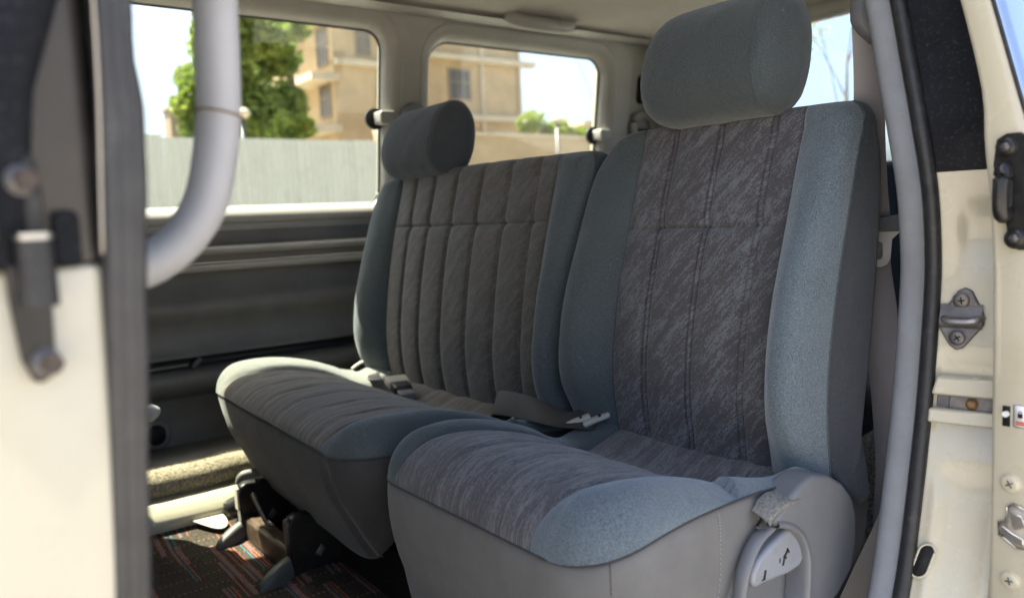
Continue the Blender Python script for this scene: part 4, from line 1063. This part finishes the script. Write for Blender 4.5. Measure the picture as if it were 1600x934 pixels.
# loose flap of pale plastic lying on the carpet edge
g = G(); P = [(v.x, v.y) for v in smooth_path([(.45, 1.955, 0), (.474, 1.922, 0), (.496, 1.893, 0), (.514, 1.881, 0), (.529, 1.888, 0), (.536, 1.910, 0), (.533, 1.936, 0), (.520, 1.952, 0), (.487, 1.957, 0)], 4)]
g.prism(P, lambda x, y, k: (x, y, .092+.28*max(0, y-1.88)+(.003 if k else 0)))
fl = g.build('sill_flap', M['beige'], bevel=.001); tag(fl, 'pale curled flap lying on the sunlit edge of the striped carpet', 'flap')

# ------------------------------------------------------------------ seat belts
sb = thing('shoulder_belt', (1.15, .62, .3), 'grey shoulder belt hanging from the pillar beside the single seat', 'seat belt')
BX = Vector((.80, -.60, 0))
ribbon('webbing', [((1.106, .605, 1.05), BX), ((1.123, .612, .99), BX), ((1.141, .621, .90), BX), ((1.162, .628, .82), BX), ((1.174, .630, .77), BX), ((1.179, .630, .70), BX+Vector((0, .1, 0))),
                   ((1.188, .627, .63), Vector((.62, -.6, .05))), ((1.193, .628, .57), Vector((.45, -.75, .1))), ((1.203, .628, .51), Vector((.28, -.92, .1))), ((1.213, .628, .45), Vector((.35, -.9, 0))), ((1.225, .63, .37), Vector((.5, -.8, 0))), ((1.235, .64, .26), Vector((.6, -.8, 0)))], .046, M['web'], sb)
g = G(); rows = []
for i in range(15):
    t = i/14; z = lerp(1.135, 1.022, t); w_ = .031*(math.sin(min(1, (1-t)*3.0+.06)*math.pi/2)); cx_ = 1.108-.004*t
    rows.append([Vector((cx_, .598, z))+BX*(w_*math.cos(a))+Vector((-.6, -.8, 0))*(.016*math.sin(a)*(.4+.6*math.sin(min(1, (1-t)*2.5+.1)*math.pi/2))) for a in [2*math.pi*k/20 for k in range(20)]])
g.grid(rows, True, None, True, True); bgd = g.build('pillar_guide', M['plastic'], sb)
g = G(); g.cyl((1.122, .583, 1.045), (-.6, -.8, 0), .003, .006, 10); g.build('guide_screw', M['steel'], bgd)
# tongue: grey plastic bar with a cut metal blade
tc = Vector((1.178, .610, .765)); tx = Vector((.80, -.60, 0)).normalized(); tn = Vector((-.6, -.8, 0))
g = G(); TP = [(-.036, -.012), (.020, -.012), (.030, -.013), (.038, -.006), (.038, .020), (.030, .026), (.022, .022), (.018, .012), (-.036, .010)]
g.prism(TP, lambda a, z, k: tc+tx*a+Vector((0, 0, z))+tn*(.007 if k else -.007)); tg = g.build('tongue_grip', M['plastic'], sb, bevel=.004, seg=3)
g = G(); TB = [(-.034, -.010), (.020, -.010), (.012, -.017), (.004, -.024), (.002, -.052), (-.003, -.062), (-.012, -.066), (-.026, -.064), (-.026, -.053), (-.013, -.053), (-.010, -.048), (-.010, -.030), (-.018, -.026), (-.034, -.026)]
g.prism(TB, lambda a, z, k: tc+tx*a+Vector((0, 0, z))+tn*(.0015 if k else -.0015)); g.build('tongue_blade', M['palemetal'], tg, bevel=.0008)
lb_ = thing('lap_belt', (1.1, .6, .2), 'dusty beige lap belt and anchor strap low behind the recliner cover', 'seat belt')
ribbon('webbing', [((1.165, .58, .345), Vector((.8, -.3, .3))), ((1.14, .585, .305), Vector((.75, -.3, -.55))), ((1.105, .59, .262), Vector((.70, -.3, -.6))), ((1.065, .595, .215), Vector((.72, -.3, -.6))), ((1.02, .60, .16), Vector((.75, -.3, -.6)))], .064, M['webbeige'], lb_)
ribbon('webbing', [((1.150, .575, .30), Vector((.8, -.5, 0))), ((1.142, .575, .25), Vector((.8, -.5, 0))), ((1.13, .578, .18), Vector((.8, -.5, 0)))], .03, M['webbeige'], lb_)
g = G(); g.prism([(-.012, 0), (.008, .004), (.012, .05), (.006, .072), (-.002, .07)], lambda a, z, k: Vector((1.133, .568, .315))+tx*a+Vector((0, 0, z))+tn*(.004 if k else -.004)); g.build('anchor_plate', M['webbeige'], lb_, bevel=.002)
g = G(); g.tube(smooth_path([(1.128, .56, .345), (1.132, .557, .325), (1.140, .556, .30), (1.146, .556, .27)], 5), .0045, 8); g.build('anchor_loop', M['blackmetal'], lb_)
# belts lying on the bench
bb = thing('bench_lap_belt', (.93, 1.2, .42), 'brown lap belt lying in loose folds between the bench and the single seat', 'seat belt')
Wd = Vector((.75, .62, .1))
ribbon('webbing', [((.940, 1.325, .398), Vector((.6, .5, .3))), ((.912, 1.292, .424), Vector((.5, .3, .6))), ((.900, 1.245, .434), Vector((.45, .1, .65))), ((.900, 1.190, .437), Vector((.55, .1, .55))), ((.905, 1.135, .433), Vector((.7, .2, .42))),
                   ((.920, 1.085, .426), Vector((.8, .3, .3))), ((.955, 1.050, .428), Vector((.7, .3, .5))), ((1.0, 1.055, .424), Vector((.5, .5, .5)))], .052, M['webbrown'], bb)
ribbon('webbing', [((.942, 1.326, .397), Vector((.55, .6, .4))), ((.955, 1.28, .398), Vector((.8, .5, 0))), ((.965, 1.21, .410), Vector((.8, .5, .1))), ((.975, 1.13, .416), Vector((.8, .5, .1))), ((.995, 1.06, .412), Vector((.8, .5, .1)))], .05, M['webbrown'], bb)
for (p, q) in (((.882, 1.200, .408), (.895, 1.165, .417)), ((.985, 1.225, .424), (1.0, 1.205, .435))):
    p = Vector(p); q = Vector(q); g = G(); g.tube(smooth_path([p, (p+q)/2+Vector((0, 0, .010)), q], 5), .003, 8); g.build('belt_loop', M['steel'], bb)
bk = thing('buckle_stalk', (.95, 1.06, .42), 'pair of dusty beige buckle stalks tucked beside the single seat back', 'seat belt')
for k, (c, d) in enumerate((((.935, 1.065, .424), (.55, -.45, .22)), ((.955, 1.035, .428), (.55, -.42, .26)))):
    c = Vector(c); d = Vector(d).normalized(); s = d.cross(Vector((0, 0, 1))).normalized(); u = s.cross(d)
    g = G(); g.obox(c, d*.026, s*.010, u*.005); b0 = g.build('stalk', M['webbeige'], bk, bevel=.004, seg=3)
    g = G(); g.obox(c+d*.008+u*.0052, d*.0025, s*.0097, u*.0008); g.build('stalk_rib', M['blackmetal'], b0)
lb2 = thing('bench_buckle', (.89, 1.63, .42), 'silver topped dark belt buckle lying at the back of the bench cushion', 'seat belt')
c = Vector((.888, 1.655, .418)); d = Vector((-.25, -.95, -.12)).normalized(); s = d.cross(Vector((0, 0, 1))).normalized(); u = s.cross(d)
g = G(); g.obox(c-d*.010, d*.024, s*.026, u*.010); g.build('buckle_plate', M['beige'], lb2, bevel=.004, seg=3)
g = G(); g.obox(c+d*.030-u*.004, d*.024, s*.022, u*.012); g.build('buckle_body', M['slot'], lb2, bevel=.006, seg=3)
g = G(); g.obox(c+d*.072-u*.006, d*.018, s*.018, u*.008); g.build('buckle_sleeve', M['darktrim'], lb2, bevel=.004, seg=3)
lb3 = thing('bench_belt_tongue', (.90, 1.8, .42), 'pale belt end poking up by the sunlit far edge of the bench', 'seat belt')
ribbon('webbing', [((.87, 1.745, .415), Vector((.9, .2, .2))), ((.885, 1.775, .424), Vector((.9, .3, .1))), ((.90, 1.81, .412), Vector((.9, .3, 0))), ((.93, 1.86, .395), Vector((.9, .3, 0)))], .03, M['webbeige'], lb3)
g = G(); g.tube(smooth_path([(.905, 1.945, .412), (.93, 1.935, .428), (.955, 1.915, .432), (.985, 1.90, .43)], 6), .0055, 8, rb=.004); g.build('tongue_hook', M['beige'], lb3)

# ================================================================== OUTSIDE
g = G(); g.add([(-150, -150, -.45), (250, -150, -.45), (250, 250, -.45), (-150, 250, -.45)], [(0, 1, 2, 3)]); tag(g.build('ground', M['ground'], smooth=False), kind='structure')
# corrugated fence, sheet by sheet
fe = thing('metal_fence', (3, 11, -.45), 'white corrugated metal fence outside the large side window', 'fence')
proto = None; SW = .9
g = G(); rows = []
for i in range(61):
    x = SW*i/60; ph = (x/.1) % 1; y = -.012+.024*min(1, max(0, (abs(ph-.5)*2-.3)/.25))
    rows.append([Vector((x, y, 0)), Vector((x, y, 2.5))])
g.grid(rows); g.grid([[v+Vector((0, .0015, 0)) for v in r] for r in rows])
proto = make('sheet', g.V, g.F, M['dust'], None, smooth=False); proto.parent = fe
for i in range(11):
    o = proto if i == 0 else proto.copy()
    if i: COL.objects.link(o); o.parent = fe
    o.location = (-6.65+i*.905, .004*(i % 2), rnd.uniform(-.01, .012)+(.03 if i < 7 else 0)); o.rotation_euler = (0, 0, rnd.uniform(-.004, .004))
g = G()
for z in (.2, 1.4): g.box((-3.6, 11.03, z), (6.28, 11.07, z+.06))
g.build('rail', M['greymetal'], fe)
# apartment block
ab = thing('apartment_block', (13.5, 25, -.45), 'tan rendered apartment block with pale ledges seen through both side windows', 'building')
g = G(); g.box((10.3, 22, -.45), (17.3, 30, 9.5)); g.build('wall', M['stucco'], ab, smooth=False)
for x0, x1, z in ((12.6, 17.8, 5.95), (12.6, 17.45, 4.05), (10.3, 12.5, 5.5), (12.6, 17.8, 8.3)):
    g = G(); g.box((x0, 21.75, z), (x1, 22.1, z+.17)); g.build('ledge', M['stuccolight'], ab, smooth=False)
for z, y0, y1 in ((5.05, 21.9, 25.2), (3.55, 21.9, 24.8), (6.95, 21.9, 25.4)):
    g = G(); g.box((9.55, y0, z), (10.42, y1, z+.2)); g.build('canopy', M['stuccolight'], ab, smooth=False)
def bwin(x0, x1, z0, z1, side=False):
    f = (lambda a, d, z: (10.3-d, a, z)) if side else (lambda a, d, z: (a, 22-d, z))
    def bx(g, a0, a1, z0, z1, d0, d1):
        p = f(a0, d0, z0); q = f(a1, d1, z1); g.box([min(i, j) for i, j in zip(p, q)], [max(i, j) for i, j in zip(p, q)])
    g = G(); t_ = .06
    bx(g, x0-t_, x0, z0-t_, z1+t_, 0, .05); bx(g, x1, x1+t_, z0-t_, z1+t_, 0, .05); bx(g, x0, x1, z0-t_, z0, 0, .05); bx(g, x0, x1, z1, z1+t_, 0, .05)
    for k in (1, 2): bx(g, lerp(x0, x1, k/3)-.02, lerp(x0, x1, k/3)+.02, z0, z1, 0, .04)
    bx(g, x0, x1, lerp(z0, z1, .6)-.02, lerp(z0, z1, .6)+.02, 0, .038)
    w_ = g.build('window', M['frame'], ab, smooth=False); g = G(); bx(g, x0, x1, z0, z1, 0, .02); g.build('pane', M['pane'], w_, smooth=False)
bwin(14.35, 15.1, 4.75, 5.65); bwin(14.35, 15.1, 7.0, 7.9); bwin(11.1, 11.5, 5.9, 6.8)
bwin(22.35, 23.0, 4.1, 5.0, True); bwin(22.35, 23.0, 5.6, 6.7, True)
g = G(); g.box((11.95, 21.3, 3.2), (12.5, 22, 5.0)); g.build('bay', M['stuccolight'], ab, smooth=False)
g = G(); g.box((11.95, 21.3, 5.5), (12.5, 22, 7.0)); g.build('bay', M['stuccolight'], ab, smooth=False)
g = G(); g.cyl((15.6, 21.93, -.4), (0, 0, 1), .06, 9.8, 10); g.cyl((17.2, 21.93, -.4), (0, 0, 1), .06, 9.8, 10); g.build('drain_pipe', M['stuccolight'], ab)
# compound wall right of the block
cw = thing('boundary_wall', (16, 17, -.45), 'tan rendered boundary wall below the bush in the rear side window', 'wall')
g = G(); g.box((9, 17, -.45), (24, 17.25, 2.95)); g.build('wall', M['stucco'], cw, smooth=False); g = G(); g.box((9, 16.95, 2.95), (24, 17.3, 3.03)); g.build('coping', M['stuccolight'], cw, smooth=False)
bd = thing('distant_building', (34, 34, -.45), 'low tan building far beyond the boundary wall at right of the rear side window', 'building')
g = G(); g.box((31.2, 34, -.45), (42, 40, 5.9)); g.build('wall', M['stucco'], bd, smooth=False); g = G(); g.box((31, 33.8, 5.9), (42.2, 40.2, 6.1)); g.build('roof', M['stuccolight'], bd, smooth=False)
tb = thing('rooftop_hut', (5.4, 21, -.45), 'small brown block standing just above the white fence at left', 'building')
g = G(); g.box((5.35, 21, -.45), (5.9, 21.6, 3.85)); g.build('wall', M['frame'], tb, smooth=False); g = G(); g.box((5.3, 20.95, 3.85), (5.95, 21.65, 3.92)); g.build('roof', M['frame'], tb, smooth=False)
def lamp(x, y, h, label):
    t_ = thing('street_lamp', (x, y, -.45), label, 'lamp', 'globe lamps beyond the fence')
    g = G(); g.cyl((x, y, -.45), (0, 0, 1), .045, h, 10); g.build('post', M['greymetal'], t_)
    g = G(); g.tube([(x, y, h-.45+.16*i/8) for i in range(9)], [.05+.09*math.sin(math.pi*(i+.5)/9) for i in range(9)], 14); g.build('globe', M['stuccolight'], t_)
lamp(4.42, 13.0, 3.05, 'pale globe lamp on a post in front of the large tree')
lamp(13.9, 16.2, 3.7, 'pale globe lamp on a post at the corner of the apartment block')
# overhead wire
g = G(); g.tube([(x, 24+.3*(x-19), lerp(12, 4.5, (x-19)/6)) for x in [19+6*i/10 for i in range(11)]], .012, 6); tag(g.build('overhead_wire', M['blackmetal']), 'thin overhead wire slanting across the sky in the rear side window', 'wire')
# trees
def crown(name, par, blobs, n, size, m, seed):
    r = random.Random(seed); V = []; F = []
    for _ in range(n):
        c, rad = r.choice(blobs); c = Vector(c)
        while True:
            d = Vector((r.uniform(-1, 1), r.uniform(-1, 1), r.uniform(-1, 1)))
            if .35 < d.length <= 1: break
        p = c+Vector((d.x*rad, d.y*rad, d.z*rad*.85))
        a = Vector((r.gauss(0, 1), r.gauss(0, 1), r.gauss(0, .6))).normalized(); b_ = a.cross(Vector((r.gauss(0, 1), r.gauss(0, 1), r.gauss(0, 1)))).normalized()
        s = size*r.uniform(.6, 1.3); o = len(V)
        V += [p-a*s, p+b_*s*.45, p+a*s, p-b_*s*.45]; F.append((o, o+1, o+2, o+3))
    return make(name, V, F, m, par, smooth=False)
def tree(x, y, h, r_, label, m, n, size, seed, blobs=None, name='leafy_tree', group=None, tk=1.0, extra=None):
    t_ = thing(name, (x, y, -.45), label, 'tree' if 'bush' not in name else 'bush', group)
    rr = random.Random(seed)
    if blobs is None:
        blobs = [((x+rr.uniform(-1, 1)*r_*.7, y+rr.uniform(-1, 1)*r_*.7, h-r_*.75+rr.uniform(-.85, .75)*r_), r_*rr.uniform(.28, .5)) for _ in range(22)]+(extra or [])
    g = G(); base = Vector((x, y, -.45)); top = Vector((x+.1, y, h-r_*.6))
    g.tube(smooth_path([base, base.lerp(top, .4)+Vector((.1, .05, 0)), top], 6), [lerp(.05+r_*.06, .05, i/12)*tk for i in range(13)], 10); tr = g.build('trunk', M['bark'], t_)
    for c, rad in blobs[:9]:
        c = Vector(c); s = base.lerp(top, rr.uniform(.5, .95)); g = G(); g.tube(smooth_path([s, s.lerp(c, .5)+Vector((0, 0, .15)), c], 4), [lerp(.05, .012, i/8)*max(.5, r_*.5)*tk for i in range(9)], 6); g.build('limb', M['bark'], tr)
    crown('crown', t_, blobs, n, size, m, seed); return t_
tree(5.45, 16.0, 5.0, 1.28, 'large dense green tree behind the fence at left', M['leaf'], 18000, .085, 3, group='trees beyond the fence', extra=[((4.45, 16, 3.2), .38), ((4.75, 16, 3.55), .5), ((4.7, 16.1, 2.75), .45), ((5.2, 15.9, 2.7), .6), ((5.0, 16, 4.3), .5), ((6.1, 16, 3.1), .55), ((5.6, 15.8, 2.2), .6)])
tree(7.05, 17.5, 5.7, .55, 'thin pale leaved tree against the apartment block corner', M['leafyellow'], 1700, .08, 9, group='trees beyond the fence')
tree(5.75, 14.2, 2.72, .5, 'yellow green bush rising over the fence below the large tree', M['leafyellow'], 2600, .075, 5, name='leafy_bush', group='bushes beyond the fence')
bl = [((14.5+i*.33, 18.2+.2*math.sin(i*2), 3.45-.05*i+.18*math.sin(i*1.9)), .34+.1*math.sin(i*2.3)) for i in range(9)]
tree(16.4, 18.2, 3.4, .8, 'straggling yellow green bush on top of the boundary wall', M['leafyellow'], 3600, .09, 6, bl, name='leafy_bush', group='bushes beyond the fence')
bt = [((14.5+rnd.uniform(-1.4, 1.4), 8.2+rnd.uniform(-1.8, 1.6), 3.2+rnd.uniform(-1.5, 2.2)), .5) for _ in range(16)]
tree(14.5, 8.4, 4.6, 1.6, 'sparse bare tree with few dry leaves seen through the tailgate window', M['leafdry'], 1500, .05, 8, bt, name='bare_tree', tk=.4)
